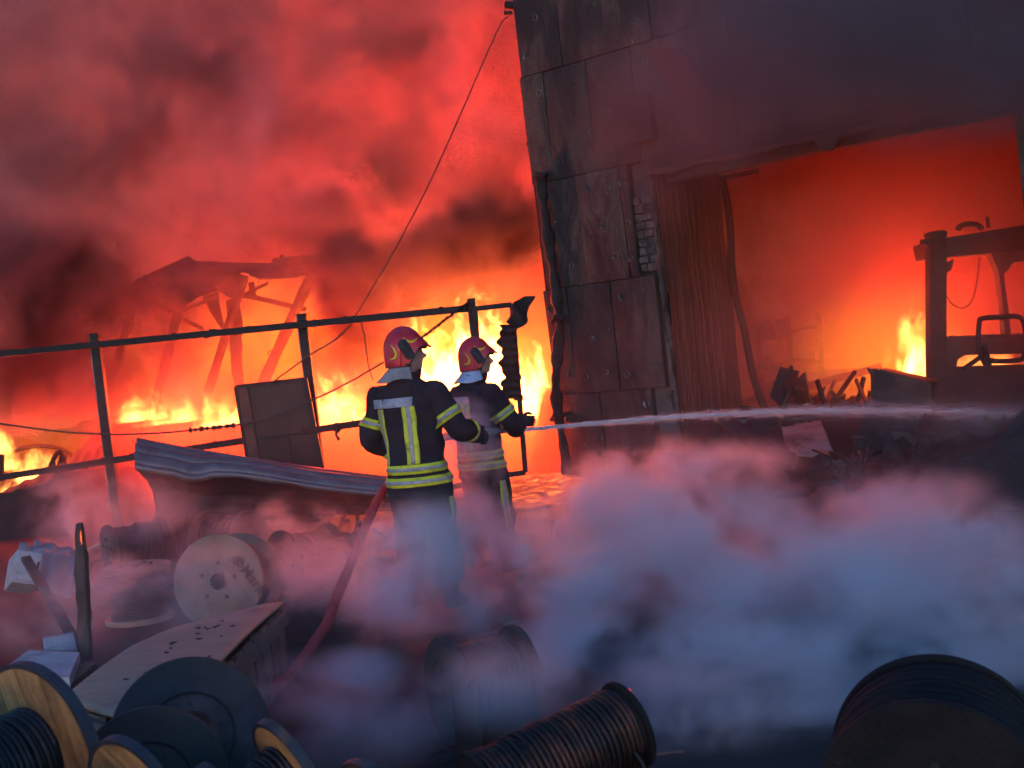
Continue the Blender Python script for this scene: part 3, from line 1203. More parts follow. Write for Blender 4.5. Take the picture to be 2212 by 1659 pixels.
mb.box(at(546, 636, 18.5) + Vector((0, 0, .08)), (.08, .08, .2))
under(mb.build('bracket', M['rust_post']), SH)
mb = MB()
c0 = at(590, 762, 17.9)
mb.tube([c0 + Vector((.08 * math.cos(a * .52), 0, .04 * math.sin(a * .52))) for a in range(12)], .012, 6, closed=True)
under(mb.build('iron_ring', M['rust_post']), SH)

# ------------------------------------------------------------------ burnt tube chairs and heap at the far left
bank('charred_heap', -6.9, -4.55, 14.6 + .55, 17.0, lambda x, y: .72 + .16 * math.sin((x + 6) * 2.4), 60, 40, M['char'], 'dark charred heap with chair frames at the far left behind the fence', seed=21)


def chair(loop, Y, r, label, legs):
    e = empty('burnt_chair', at(*loop[0], Y), label=label, cat='chair', group='burnt chair frames behind the fence')
    pts = smoothpath([at(x, y, Y + .02 * i) for i, (x, y) in enumerate(loop)], 6)
    mb = MB()
    mb.tube(pts, r, 8)
    under(mb.build('back_frame', M['char'], smooth=True), e)
    for a, b in legs:
        mb = MB()
        mb.tube([at(*a, Y + .05), at((a[0] + b[0]) / 2 + 3, (a[1] + b[1]) / 2, Y + .2), at(*b, Y + .1)], r, 8)
        under(mb.build('leg', M['char'], smooth=True), e)
    return e


chair([(78, 1120), (92, 1060), (108, 1010), (122, 980), (130, 976), (133, 988), (122, 1020), (104, 1075), (95, 1120)], 15.7, .032, 'burnt chair frame with a tall looped tube back, middle of three', [((140, 985), (115, 1060)), ((116, 1000), (96, 1090))])
chair([(186, 1110), (196, 1050), (206, 1000), (213, 972), (221, 968), (224, 985), (216, 1030), (203, 1075), (190, 1120)], 15.6, .032, 'burnt chair frame with a looped tube back nearest the first fence post', [((208, 1010), (190, 1100))])
chair([(-20, 1010), (8, 985), (50, 968), (100, 964), (140, 974), (172, 1000)], 16.8, .03, 'burnt chair frame with a wide low arch at the far left', [((10, 990), (4, 1060)), ((160, 992), (165, 1050))])
mb = MB()
mb.box(at(-2, 1010, 15.6), (.12, .08, .34), (0, .15, 0))
tag(mb.build('charred_stump', M['char'], bevel=.02), 'charred stump cut by the left edge beside the fire', 'stump')

# ------------------------------------------------------------------ inside the hall: vehicle, bin, beams
TY = 12.9
tk = empty('burnt_truck', at(2250, 1000, TY + .6), label='burnt-out truck cab silhouetted against the fire in the doorway', cat='truck')
def tp(px, py, d=0.0):
    return at(px, py, TY + d)
TM = material('burnt_cab_steel', (0.035, 0.020, 0.017), (0.075, 0.040, 0.032), 4, rough=.7, metal=.2, bump=.4, bscale=20, c3=(.015, .011, .011), scale3=2)
def tprism(P, dep, name, d=0.0, mat=TM, par=tk, **k):
    mb = MB()
    mb.prism([tp(x, y, d) for x, y in P], (0, dep, 0))
    return under(mb.build(name, mat, **k), par)
tprism([(2008, 520), (2046, 510), (2046, 600), (2046, 835), (2010, 842)], .16, 'corner_post', bevel=.012)
tprism([(2004, 524), (2052, 512), (2260, 478), (2260, 538), (2150, 546), (2045, 556), (2012, 560)], .5, 'roof_beam', d=.012, bevel=.015)
tprism([(1994, 517), (2014, 515), (2014, 528), (1994, 529)], .10, 'roof_stub', d=-.05)
tprism([(2003, 505), (2012, 500), (2040, 496), (2048, 502), (2044, 514), (2010, 518)], .14, 'roof_cap', d=-.02, bevel=.01)
tprism([(2140, 546), (2160, 545), (2168, 580), (2178, 660), (2186, 730), (2172, 730), (2166, 650), (2158, 590)], .14, 'window_pillar', d=.03, bevel=.01)
tprism([(2150, 550), (2260, 538), (2260, 560), (2190, 566), (2172, 590)], .12, 'window_corner', d=.035)
tprism([(2044, 729), (2260, 722), (2260, 764), (2205, 764), (2085, 767), (2070, 776), (2066, 795), (2044, 795)], .20, 'door_sill', d=.006, bevel=.008)
tprism([(2044, 793), (2260, 786), (2260, 1010), (2020, 1010), (2012, 840), (2044, 834)], .22, 'lower_body', d=.002, bevel=.01)
# ragged melted edge of the sill
mb = MB()
for i in range(40):
    q = tp(2050 + i * 4.1, 728 - i * .14, .05)
    mb.ball(q, (.018, .02, random.uniform(.006, .02)), 6, 4, .3)
under(mb.build('melted_seal', M['char']), tk)
# mirror loop
pts = smoothpath([tp(x, y, -.35) for x, y in ((2130, 790), (2120, 770), (2114, 745), (2115, 700), (2122, 688), (2160, 685), (2198, 684), (2212, 700), (2216, 740), (2212, 770), (2195, 779), (2150, 780), (2128, 775))], 5)
mb = MB()
mb.tube(pts, .026, 8)
mir = under(mb.build('mirror_frame', M['black_steel'], smooth=True), tk)
mb = MB()
mb.bar(tp(2128, 765, -.33), tp(2082, 796, -.1), .04, .04)
mb.bar(tp(2126, 745, -.33), tp(2136, 792, -.1), .06, .05)
mb.bar(tp(2126, 728, -.2), tp(2182, 726, -.2), .025, .02)
under(mb.build('mirror_arm', M['black_steel']), tk)
# hanging chain
mb = MB()
cp = smoothpath([tp(x, y, .1) for x, y in ((2046, 640), (2055, 655), (2070, 664), (2085, 664), (2100, 648), (2110, 610), (2116, 556))], 7)
for i in range(0, len(cp) - 1):
    mb.bar(cp[i], cp[i].lerp(cp[i + 1], .8), .012, .02 if i % 2 else .008)
under(mb.build('chain', M['wire']), tk)
mb = MB()
mb.tube([tp(2095 + 26 * math.cos(a), 497 - 14 * math.sin(a), .3) for a in [i * math.pi / 9 for i in range(10)]], .03, 7)
mb.bar(tp(2135, 492, .3), tp(2133, 468, .3), .03, .03)
under(mb.build('roof_beacon', TM), tk)
tprism([(2047, 566), (2060, 560), (2056, 582), (2048, 588)], .05, 'visor_clip', d=-.02)

# sloping bin in front of the truck
bn = empty('steel_bin', at(1940, 1000, 12.1), label='dark sloping steel bin in front of the burning truck', cat='bin')
def bpz(px, py, Y=12.2):
    return at(px, py, Y)
mb = MB()
mb.prism([bpz(1878, 797), (bpz(1905, 800)), bpz(2012, 828), bpz(2016, 1010), bpz(1886, 1010), bpz(1884, 815)], (0, .03, 0))
under(mb.build('front_plate', TM, bevel=.004), bn)
mb = MB()
mb.prism([bpz(1900, 797, 12.25), bpz(2010, 826, 12.25), bpz(2030, 820, 13.0), bpz(1915, 795, 13.0)], (0, 0, -.02))
under(mb.build('rim_plate', M['rust_sheet']), bn)
mb = MB()
mb.prism([bpz(1880, 797), bpz(1885, 1010), bpz(1900, 1005, 13.1), bpz(1897, 795, 13.1)], (.02, 0, 0))
under(mb.build('side_plate', TM), bn)
mb = MB()
mb.prism([bpz(1874, 794, 12.17), bpz(1888, 800, 12.17), bpz(1886, 816, 12.17)], (0, .04, 0))
under(mb.build('bent_corner', TM), bn)

# fallen beam and loose plates inside the hall
def loose(name, poly, Y, dy, mat, label, cat, dep=None):
    mb = MB()
    pts = [at(x, y, Y + dy * i / max(1, len(poly) - 1)) for i, (x, y) in enumerate(poly)]
    mb.prism(pts, dep or (0, .03, 0))
    o = mb.build(name, M[mat] if isinstance(mat, str) else mat, bevel=.004, origin=pts[0])
    return tag(o, label, cat)
mb = MB()
mb.bar(at(1612, 868, 15.2), at(1905, 792, 14.6), .07, .09)
tag(mb.build('fallen_beam', M['rust_post'], bevel=.008), 'long fallen steel beam sloping across the glowing doorway', 'beam')
loose('wall_plate', [(1682, 865), (1712, 862), (1716, 912), (1684, 914)], 14.4, 0, 'char', 'small dark upright plate in the glowing doorway', 'plate', (0, .05, 0))
loose('hall_cabinet', [(1782, 800), (1862, 795), (1874, 905), (1790, 912)], 15.0, .3, 'inner_wall', 'tall pale cabinet glowing red deep in the doorway', 'cabinet', (0, .4, 0))
loose('hall_crate', [(1730, 852), (1775, 848), (1778, 905), (1734, 908)], 14.8, .2, 'rust_sheet', 'low reddish crate left of the glowing cabinet', 'crate', (0, .35, 0))
loose('shelf_board', [(1738, 806), (1800, 800), (1802, 822), (1740, 828)], 15.2, .1, 'inner_wall', 'tilted board above the crate in the doorway', 'board', (0, .04, 0))
loose('leaning_rag', [(1700, 820), (1716, 806), (1728, 838), (1706, 846)], 14.6, .1, 'char', 'dark torn sheet hanging in the doorway above the upright plate', 'sheet', (0, .02, 0))

rk = empty('storage_rack', at(1700, 880, 15.6), label='burnt storage rack with warped shelves on the left of the glowing hall', cat='rack')
for px_ in (1636, 1702, 1768):
    mb = MB()
    mb.bar(at(px_, 690 - (px_ - 1636) * .12, 15.6), at(px_ + 14, 905, 15.6), .05, .05)
    under(mb.build('upright', M['char']), rk)
for k_, py_ in enumerate((726, 792, 850)):
    mb = MB()
    mb.grid(lambda u, v: at(1632 + 146 * u, py_ - 14 * u + 7 * math.sin(u * 6 + k_), 15.35 + .5 * v), 20, 2)
    under(mb.build('shelf', M['char'], solid=.03), rk)
rk_r = random.Random(8)
for k_, (px_, py_) in enumerate(((1655, 712), (1690, 706), (1745, 772), (1660, 780), (1715, 838), (1750, 832), (1672, 842))):
    mb = MB()
    mb.box((0, 0, 0), (rk_r.uniform(.10, .24), .2, rk_r.uniform(.10, .22)), (0, rk_r.uniform(-.3, .3), rk_r.uniform(-.4, .4)))
    o = mb.build('burnt_carton', M[rk_r.choice(('char', 'rust_sheet'))], bevel=.01)
    o.location = at(px_, py_, 15.5)
    tag(o, 'charred carton on a shelf of the burnt rack in the hall', 'carton', 'charred cartons on the rack')
hr = bank('hall_rubble', 2.0, 6.4, 12.9, 15.4, lambda x, y: .62, 90, 50, M['char'], 'black heap of burnt stock along the foot of the glowing doorway', seed=41)
hs = random.Random(77)
for i in range(34):
    px_ = hs.uniform(1690, 1900)
    c = at(px_, hs.uniform(830, 905), hs.uniform(13.2, 14.4))
    mb = MB()
    l_ = hs.uniform(.15, .5)
    if hs.random() < .5:
        mb.bar(Vector((0, 0, -l_ / 2)), Vector((hs.uniform(-.2, .2), 0, l_ / 2)), hs.uniform(.02, .05), hs.uniform(.02, .05))
    else:
        mb.prism([Vector((-l_ / 2, 0, -.1)), Vector((l_ / 2, .05, -.12)), Vector((l_ * .4, 0, hs.uniform(.05, .16))), Vector((-l_ * .3, .03, hs.uniform(.02, .12)))], (0, .02, 0))
    o = mb.build('burnt_stock_piece', M[hs.choice(('char', 'char', 'rust_post'))])
    o.location = c
    o.rotation_euler = (hs.uniform(-.8, .8), hs.uniform(-1.4, 1.4), hs.uniform(-.9, .9))
    tag(o, 'burnt piece jutting from the heap inside the doorway', 'debris', 'burnt stock pieces in the doorway')

# ------------------------------------------------------------------ debris in front of the doorway
def plate(name, poly, Ys, th, mat, label, cat, warp=.02, seed=1):
    """warped sheet between four seen corners, each at its own distance"""
    c = [at(x, y, Y) for (x, y), Y in zip(poly, Ys)]
    mb = MB()
    n = (c[1] - c[0]).cross(c[3] - c[0]).normalized()
    def f(u, v):
        p = c[0].lerp(c[1], u).lerp(c[3].lerp(c[2], u), v)
        return p + n * (warp * (mnoise.noise(Vector((u * 3, v * 3, seed))) + .5 * mnoise.noise(Vector((u * 9, v * 9, seed + 3)))))
    mb.grid(f, 14, 14)
    o = mb.build(name, M[mat], solid=th, smooth=True, origin=c[3], angle=40)
    return tag(o, label, cat)
plate('glowing_sheet', [(1688, 922), (1772, 908), (1800, 975), (1706, 990)], [13.1, 13.3, 11.3, 11.1], .012, 'inner_wall', 'pale sheet leaning in the debris and lit orange from behind', 'metal sheet', .03, 3)
plate('dark_panel', [(1660, 930), (1684, 922), (1712, 1000), (1672, 1002)], [11.9, 11.8, 11.3, 11.3], .05, 'char', 'small black upright panel left of the orange lit sheet', 'panel', .01, 5)
plate('leaning_plate', [(1868, 870), (1990, 892), (1984, 1000), (1842, 985)], [11.2, 11.0, 10.7, 10.8], .02, 'char', 'large dark plate leaning below the steel bin', 'plate', .04, 8)
plate('torn_plate', [(1980, 938), (2120, 1010), (2150, 1075), (1990, 1070)], [10.6, 10.4, 10.0, 10.1], .02, 'char', 'torn triangular black plate at the right of the debris', 'plate', .05, 11)
plate('tilted_board', [(2212, 880), (2260, 890), (2230, 1090), (2110, 1010)], [10.4, 10.3, 9.6, 9.9], .03, 'char', 'tall tilted black board cut by the right picture edge', 'board', .05, 14)
plate('grey_sheet', [(1995, 890), (2180, 880), (2150, 985), (1990, 935)], [10.9, 10.8, 10.5, 10.6], .012, 'panel_steel', 'grey sooty sheet under the spray at the right', 'metal sheet', .05, 17)
plate('debris_sheet', [(1842, 985), (1880, 960), (1880, 1020), (1820, 1050)], [10.6, 10.5, 10.2, 10.2], .015, 'panel_steel', 'folded dark sheet in the middle of the debris', 'metal sheet', .06, 23)
mb = MB()
mb.bar(at(1560, 900, 11.6), at(1722, 1035, 10.9), .16, .07)
tag(mb.build('charred_beam', M['char'], bevel=.01), 'charred beam sloping down to the right beside the pier foot', 'beam')
mb = MB()
pts = smoothpath([at(x, y, 10.4) for x, y in ((1988, 990), (1984, 1012), (1976, 1030), (1972, 1052), (1992, 1075), (2008, 1100))], 4)
mb.tube(pts, [(.03 + .02 * math.sin(i * 1.9), .006) for i in range(len(pts))], 6)
tag(mb.build('foil_strip', M['white_metal']), 'bright crumpled foil strip hanging over the black debris', 'foil strip')
loose('white_scrap', [(1788, 1040), (1810, 1036), (1808, 1050), (1788, 1066)], 10.4, .1, 'white_metal', 'small white scrap lying in the black debris', 'scrap', (0, .01, 0))
loose('pale_lath', [(1810, 1040), (1905, 1012), (1906, 1017), (1811, 1046)], 10.4, .0, 'panel_steel', 'thin pale lath in the debris behind the white scrap', 'lath', (0, .03, 0))
bank('debris_heap', 2.15, 6.2, 9.4, 11.9, lambda x, y: .28 + .17 * max(0, (x - 3.0)), 80, 60, M['char'], 'black debris heap in front of the doorway', seed=31)
rr = random.Random(5)
for i in range(26):
    x, y = rr.uniform(2.2, 5.0), rr.uniform(9.2, 10.8)
    mb = MB()
    s = rr.uniform(.05, .16)
    mb.ball((0, 0, 0), (s, s * rr.uniform(.5, 1), s * rr.uniform(.4, .8)), 8, 6, .3)
    q = at(rr.uniform(1690, 2190), rr.uniform(985, 1085), rr.uniform(9.9, 10.6))
    o = mb.build('debris_lump', M['char' if rr.random() < .8 else 'rubble'])
    o.location = q
    o.rotation_euler = (rr.random() * 6, rr.random() * 6, rr.random() * 6)
    tag(o, 'charred lump in the black debris heap by the doorway', 'debris', 'charred lumps in the debris heap')

for i in range(44):
    c = at(rr.uniform(1660, 2210), rr.uniform(935, 1085), rr.uniform(10.0, 11.3))
    a_, b_, n_ = (Vector((rr.gauss(0, 1), rr.gauss(0, 1), rr.gauss(0, 1))).normalized() for _k in range(3))
    b_ = (b_ - a_ * b_.dot(a_)).normalized()
    l_, w_ = rr.uniform(.12, .42), rr.uniform(.05, .20)
    poly = [a_ * l_ * .5, b_ * w_ * .5 + a_ * rr.uniform(-.1, .1) * l_, -a_ * l_ * rr.uniform(.3, .5) + b_ * w_ * rr.uniform(0, .4), -a_ * l_ * .45 - b_ * w_ * .3, -b_ * w_ * .5]
    mb = MB()
    mb.prism(poly, a_.cross(b_) * rr.uniform(.008, .03))
    o = mb.build('charred_shard', M[rr.choice(('char', 'char', 'panel_steel', 'rubble'))])
    o.location = c
    tag(o, 'jagged burnt shard sticking out of the debris heap by the doorway', 'debris', 'jagged shards in the debris heap')

# ember bed on the ground beside the pier
mb = MB()
M['ember'] = material('ember_bed', (.03, .02, .018), (.06, .035, .03), 8, rough=.9, bump=1.0, bscale=20)
_t = M['ember'].node_tree
_g = G(_t)
_b = _t.nodes['Principled BSDF']
_co = S(_g, _g.n('ShaderNodeTexCoord').outputs['Object'])
_n = _g.noise(_g.vec('MULTIPLY', _co, (4, 13, 4)), 1.6, 6, .7)
_g.put(_b.inputs['Emission Strength'], _g.remap(_n, .54, .74, 0, 9.0 * LK))
_b.inputs['Emission Color'].default_value = (1, .13, .02, 1)
ec = at(1175, 1020, ground_y(1175, 1020, .1))
mb.grid(lambda u, v: Vector(((u - .5) * 1.5, (v - .5) * 3.2, .10 * math.sin(u * math.pi) * math.sin(v * math.pi) * (1 + .6 * mnoise.noise(Vector((u * 7, v * 9, 2)))))), 36, 36)
eo = mb.build('ember_bed', M['ember'])
eo.location = (1.0, 14.2, .0)
eo.location.x = at(1185, 1040, 14.0).x
eo['kind'] = 'stuff'
eo['label'] = 'glowing embers on the ground between the gate and the burnt building'


# ================================================================== CABLE REELS AND YARD JUNK
M['soot_black'] = material('soot_black', (0.003, 0.003, 0.0032), (0.010, 0.009, 0.009), 6, rough=.8, bump=.6, bscale=30, spec=.25)


def disc_planks(r, th, n, hole, mat, parent, gap=.004):
    """a wooden flange cut into parallel planks (local xy plane, centred on z = 0)"""
    wdt = 2 * r / n
    for i in range(n):
        x0, x1 = -r + i * wdt + gap / 2, -r + (i + 1) * wdt - gap / 2
        up, lo = [], []
        for k in range(9):
            x = x0 + (x1 - x0) * k / 8
            h = math.sqrt(max(0.0, r * r - x * x))
            up.append((x, h))
            lo.append((x, -h))
        mb = MB()
        poly = [Vector((x, y, -th / 2)) for x, y in lo] + [Vector((x, y, -th / 2)) for x, y in reversed(up)]
        mb.prism(poly, (0, 0, th))
        o = mb.build('plank', mat, parent)


def reel(loc, axis, fr=.30, width=.40, core=.17, th=.035, style='wood', label='', winding='cable_black', cable_r=.011, fill=1.0, spin=0.0, group='cable reels in the yard', planks=5, hole=.045, name='cable_reel'):
    e = empty(name, loc, label=label, cat='cable reel', group=group)
    z = Vector(axis).normalized()
    q = z.to_track_quat('Z', 'Y')
    e.rotation_mode = 'QUATERNION'
    e.rotation_quaternion = q @ Quaternion((0, 0, 1), spin)
    mf = {'wood': M['plank'], 'grey': M['flange_grey'], 'burnt': M['burnt_reel'], 'mdf': M['mdf'], 'black': M['soot_black'], 'darkwood': M['burnt_reel']}[style]
    for sgn in (-1, 1):
        zc = sgn * (width / 2)
        if style == 'wood':
            mb = MB()
            mb.lathe([(fr, -th / 2), (fr + .016, -th / 2 - .002), (fr + .016, th / 2 + .002), (fr, th / 2)], 64, closed=True)
            f_ = mb.build('flange', M['rim_blue'], e, smooth=True, angle=35)
            f_.location = (0, 0, zc)
            disc_planks(fr, th, planks, hole, mf, f_)
            mb = MB()
            mb.lathe([(.0, .006), (.05, .006), (.055, 0)], 20)
            h_ = mb.build('hub_plate', M['char'], f_)
            h_.location = (0, 0, sgn * (th / 2 + .001))
            if sgn < 0:
                h_.rotation_euler = (math.pi, 0, 0)
        else:
            mb = MB()
            prof = [(hole, -th / 2), (fr * .985, -th / 2), (fr, -th / 2 + .008), (fr, th / 2 - .008), (fr * .985, th / 2), (hole, th / 2)]
            mb.lathe(prof, 64, closed=True)
            f_ = mb.build('flange', mf, e, smooth=True, angle=35)
            f_.location = (0, 0, zc)
            mb = MB()
            for k in range(5):
                a = k * 2 * math.pi / 5 + .4
                mb.lathe([(0, .012), (.012, .012), (.014, 0)], 8, Matrix.Translation((core * .75 * math.cos(a), core * .75 * math.sin(a), sgn * th / 2)) @ (Matrix.Identity(4) if sgn > 0 else Matrix.Rotation(math.pi, 4, 'X')))
            bl_ = mb.build('bolt_heads', M['char'], f_)
            bl_['kind'] = 'stuff'
            if style == 'grey':
                mb = MB()
                mb.lathe([(core * .98, .003), (core * 1.0, .005), (core * 1.03, .005), (core * 1.05, .003)], 48)
                rg = mb.build('core_ring', M['char'], f_)
                rg.location = (0, 0, sgn * (th / 2))
                if sgn < 0:
                    rg.rotation_euler = (math.pi, 0, 0)
    # winding: one continuous coil in layers
    rc = core + (fr - core) * .45 * fill
    turns = int((width - th) / (cable_r * 2.02))
    seg = 40
    pts = []
    for k in range(turns * seg + 1):
        a = 2 * math.pi * k / seg
        zz = -(width - th) / 2 + cable_r + (width - th - 2 * cable_r) * k / (turns * seg)
        tn = k / seg
        rj = rc + cable_r * (.25 * math.sin(k * .013 + 1.3) + 1.1 * mnoise.noise(Vector((tn * .9, loc[0] * 3, 1.0))) + .5 * mnoise.noise(Vector((math.cos(a) * 1.3, math.sin(a) * 1.3, tn * .5))))
        zz += cable_r * .5 * mnoise.noise(Vector((math.cos(a), math.sin(a), tn * .7 + 9)))
        pts.append(Vector((rj * math.cos(a), rj * math.sin(a), zz)))
    mb = MB()
    mb.tube(pts, cable_r, 6)
    mb.build('cable_winding', M[winding], e, smooth=True)
    mb = MB()
    mb.lathe([(rc - cable_r * .4, -(width - th) / 2), (rc - cable_r * .4, (width - th) / 2)], 40)
    mb.build('core_drum', M['cable_black'] if winding == 'cable_black' else M['char'], e, smooth=True)
    return e


def face_reel(px, py, Y, axis, **k):
    """reel placed by the centre of the flange that the camera sees; axis points from that flange into the reel"""
    p = at(px, py, Y)
    a = Vector(axis).normalized()
    wd = k.get('width', .40)
    return reel(p + a * (wd / 2), a, **k)


# nearest row, bottom left
face_reel(85, 1628, 4.05, (-.56, -.82, -.06), fr=.295, width=.44, core=.15, fill=.12, th=.035, style='wood', label='wooden cable reel with black cable at the bottom left corner', planks=5, spin=.3, cable_r=.010)
face_reel(412, 1592, 4.75, (-.26, 1, -.26), fr=.305, width=.36, core=.165, style='grey', label='large dark grey reel flange facing the camera beside the plywood sheet', hole=.10)
face_reel(325, 1695, 4.25, (-.26, 1, -.28), fr=.265, width=.34, core=.14, style='grey', label='dark grey reel in front of the larger grey reel flange', hole=.045)
face_reel(287, 1708, 3.75, (-.55, -.80, -.20), fr=.165, width=.30, core=.07, fill=.1, th=.03, style='wood', label='small wooden reel flange at the bottom edge left of centre', planks=4, spin=.9, cable_r=.008)
face_reel(628, 1664, 4.1, (-.76, -.56, -.34), fr=.178, width=.24, core=.09, fill=.15, th=.03, style='wood', label='wooden reel with dark cable at the bottom, right of the grey reels', planks=5, spin=.2, cable_r=.009)
face_reel(815, 1742, 4.0, (-.68, -.66, -.30), fr=.16, width=.26, core=.09, th=.03, style='wood', label='wooden reel barely peeking over the bottom edge', planks=4, spin=.5, cable_r=.008)
# middle
face_reel(966, 1492, 5.35, (.90, .42, -.05), fr=.235, width=.34, core=.13, style='grey', label='tall grey reel flange standing in the smoke at the bottom centre', hole=.03)
face_reel(1040, 1722, 4.2, (.86, .45, .16), fr=.165, width=.62, core=.13, style='black', label='drum of bare copper cable at the bottom centre', winding='copper', cable_r=.0105, fill=.75, hole=.03, th=.02)
face_reel(2020, 1760, 3.75, (.35, .92, .0), fr=.36, width=.50, core=.22, style='black', label='big black burnt cable reel at the bottom right', hole=.05, cable_r=.014, winding='soot_black', fill=1.8)
cu_o = at(1345, 1592, 4.35)
mb = MB()
mb.tube(smoothpath([cu_o, cu_o + Vector((.06, -.05, -.10)), cu_o + Vector((.05, -.10, -.22)), cu_o + Vector((.09, -.10, -.34))], 6), .008, 6)
tag(mb.build('loose_copper_end', M['copper'], smooth=True), 'loose copper cable end hanging off the copper drum', 'cable')
# the printed reel
pm = at(472, 1256, 7.6)
pr = face_reel(472, 1256, 7.6, (.16, 1, -.16), fr=.292, width=.36, core=.15, style='mdf', label='pale wooden reel with printed lettering on its flange', hole=.05, th=.03)
ax = Vector((.16, 1, -.16)).normalized()
fx = Vector((0, 0, 1)).cross(ax).normalized() * -1
fx = ax.cross(Vector((0, 0, 1))).normalized()      # to the right as seen by the camera
fy = fx.cross(ax).normalized()


def on_flange(u, v, lift=.004):
    return pm + fx * u + fy * v - ax * (.015 + lift)


def flat_text(txt, size):
    cu = bpy.data.curves.new('lettering', 'FONT')
    cu.body = txt
    cu.size = size
    cu.extrude = .0008
    cu.offset = .0018
    ob = bpy.data.objects.new('lettering', cu)
    C.objects.link(ob)
    dg = bpy.context.evaluated_depsgraph_get()
    me = bpy.data.meshes.new_from_object(ob.evaluated_get(dg))
    bpy.data.objects.remove(ob)
    return me


def flange_child(me, name, u, v, ang, mat, par=pr):
    o = bpy.data.objects.new(name, me)
    C.objects.link(o)
    me.materials.clear()
    me.materials.append(mat)
    c, s = math.cos(ang), math.sin(ang)
    xx, yy = fx * c + fy * s, fy * c - fx * s
    Mx = Matrix.Identity(4)
    zz = xx.cross(yy)
    for i in range(3):
        Mx[i][0], Mx[i][1], Mx[i][2], Mx[i][3] = xx[i], yy[i], zz[i], on_flange(u, v)[i]
    o.parent = par
    parM = Matrix.Translation(par.location) @ par.rotation_quaternion.to_matrix().to_4x4()
    o.matrix_parent_inverse = parM.inverted()
    o.matrix_basis = Mx
    return o


TA = R(-56)
tdx, tdy = math.cos(TA), math.sin(TA)
o = flange_child(flat_text('Mark', .098), 'lettering', .150, .060, TA, M['ink'])
o = flange_child(flat_text('n', .098), 'lettering', .088, .128, TA, M['ink'])
mb = MB()
for du, rr_ in ((.0, .024), (.026, .020), (.013, .016)):
    mb.tube([Vector((du + rr_ * math.cos(a), .028 + (.02 if rr_ < .018 else 0) + rr_ * math.sin(a), 0)) for a in [i * math.pi / 10 for i in range(20)]], .0035, 4, closed=True)
me = bpy.data.meshes.new('ring_emblem')
me.from_pydata([tuple(p) for p in mb.v], [], mb.f)
flange_child(me, 'ring_emblem', .118, .102, TA, M['ink'])
mb = MB()
mb.bar(Vector((-.16, 0, 0)), Vector((.16, 0, 0)), .006, .001)
me = bpy.data.meshes.new('printed_line')
me.from_pydata([tuple(p) for p in mb.v], [], mb.f)
flange_child(me, 'printed_line', .128, -.012, TA, M['ink'])

# row of scorched reels in the haze behind
REELS = [
    (238, 1190, 9.4, (.80, .55, 0), .20, .40, 'burnt', 'scorched reel lying left of the two upright flanges in the haze'),
    (305, 1185, 9.8, (.90, .35, .05), .22, .26, 'burnt', 'upright scorched reel flange, left one of a pair behind the printed reel'),
    (352, 1180, 10.1, (.90, .35, .0), .23, .24, 'burnt', 'upright scorched reel flange, right one of a pair behind the printed reel'),
    (445, 1180, 10.3, (.85, .5, .05), .22, .34, 'burnt', 'scorched reel under the left half of the bent sheet'),
    (538, 1172, 9.9, (-.88, .40, .05), .26, .40, 'burnt', 'scorched reel with a broad rim under the middle of the bent sheet'),
    (612, 1215, 9.2, (.72, .65, -.05), .24, .42, 'burnt', 'dark cable drum right of the printed reel'),
    (655, 1235, 8.7, (.70, .68, -.05), .23, .40, 'burnt', 'dark reel with a pale curved rim left of the red hose'),
    (715, 1265, 8.3, (.45, .85, -.30), .24, .34, 'black', 'black tilted reel behind the red hose'),
]
for px, py, Y, axs, fr_, wd, st, lb in REELS:
    face_reel(px, py, Y, axs, fr=fr_, width=wd, core=fr_ * .62, style=st, label=lb, hole=.04, cable_r=.012)
# reel standing on its flange
reel(Vector((at(292, 1226, 8.7).x, 8.7, at(292, 1226, 8.7).z - .18)), (0.03, .02, 1), fr=.24, width=.36, core=.14, style='mdf', label='pale reel standing upright on its flange in the haze at the left', hole=.05)

# ------------------------------------------------------------------ crate with plywood sheet
zt = .42
cq = [(135, 1512), (338, 1580), (612, 1297), (405, 1350)]
Q = [at(x, y, ground_y(x, y, zt)) for x, y in cq]
mb = MB()
def plyf(u, v):
    p = Q[0].lerp(Q[1], u).lerp(Q[3].lerp(Q[2], u), v)
    p.z += .045 * math.sin(v * math.pi) * (1 - .3 * u) - .035 * max(0, u - .75) * 4 * max(0, u - .75) * 2 + .006 * mnoise.noise(Vector((u * 4, v * 5, 1)))
    # rounded far right corner
    return p
mb.grid(plyf, 24, 30)
ply = mb.build('plywood_sheet', M['ply'], solid=.018, smooth=True, origin=Q[0])
tag(ply, 'large warped plywood sheet lying over a crate on the left', 'plywood sheet')
rs = random.Random(3)
mb = MB()
for i in range(20):
    u, v = rs.gauss(.55, .16), rs.gauss(.55, .2)
    if not (0.05 < u < .95 and .05 < v < .95):
        continue
    p = plyf(u, v) + Vector((0, 0, .0115)) - Q[0]
    r_ = rs.uniform(.004, .012)
    n_ = 9
    ring = [p + Vector((r_ * rs.uniform(.6, 1.5) * math.cos(2 * math.pi * k / n_) * 1.3, r_ * rs.uniform(.6, 1.3) * math.sin(2 * math.pi * k / n_), 0)) for k in range(n_)]
    mb.prism(ring, (0, 0, .003))
sp = mb.build('soot_flakes', M['char'], ply)
sp['kind'] = 'stuff'
ctr = sum(Q, Vector()) / 4
crt = empty('wooden_crate', (ctr.x, ctr.y, 0), label='wooden slatted crate under the plywood sheet', cat='crate')
ins = [q.lerp(ctr, .06) for q in Q]
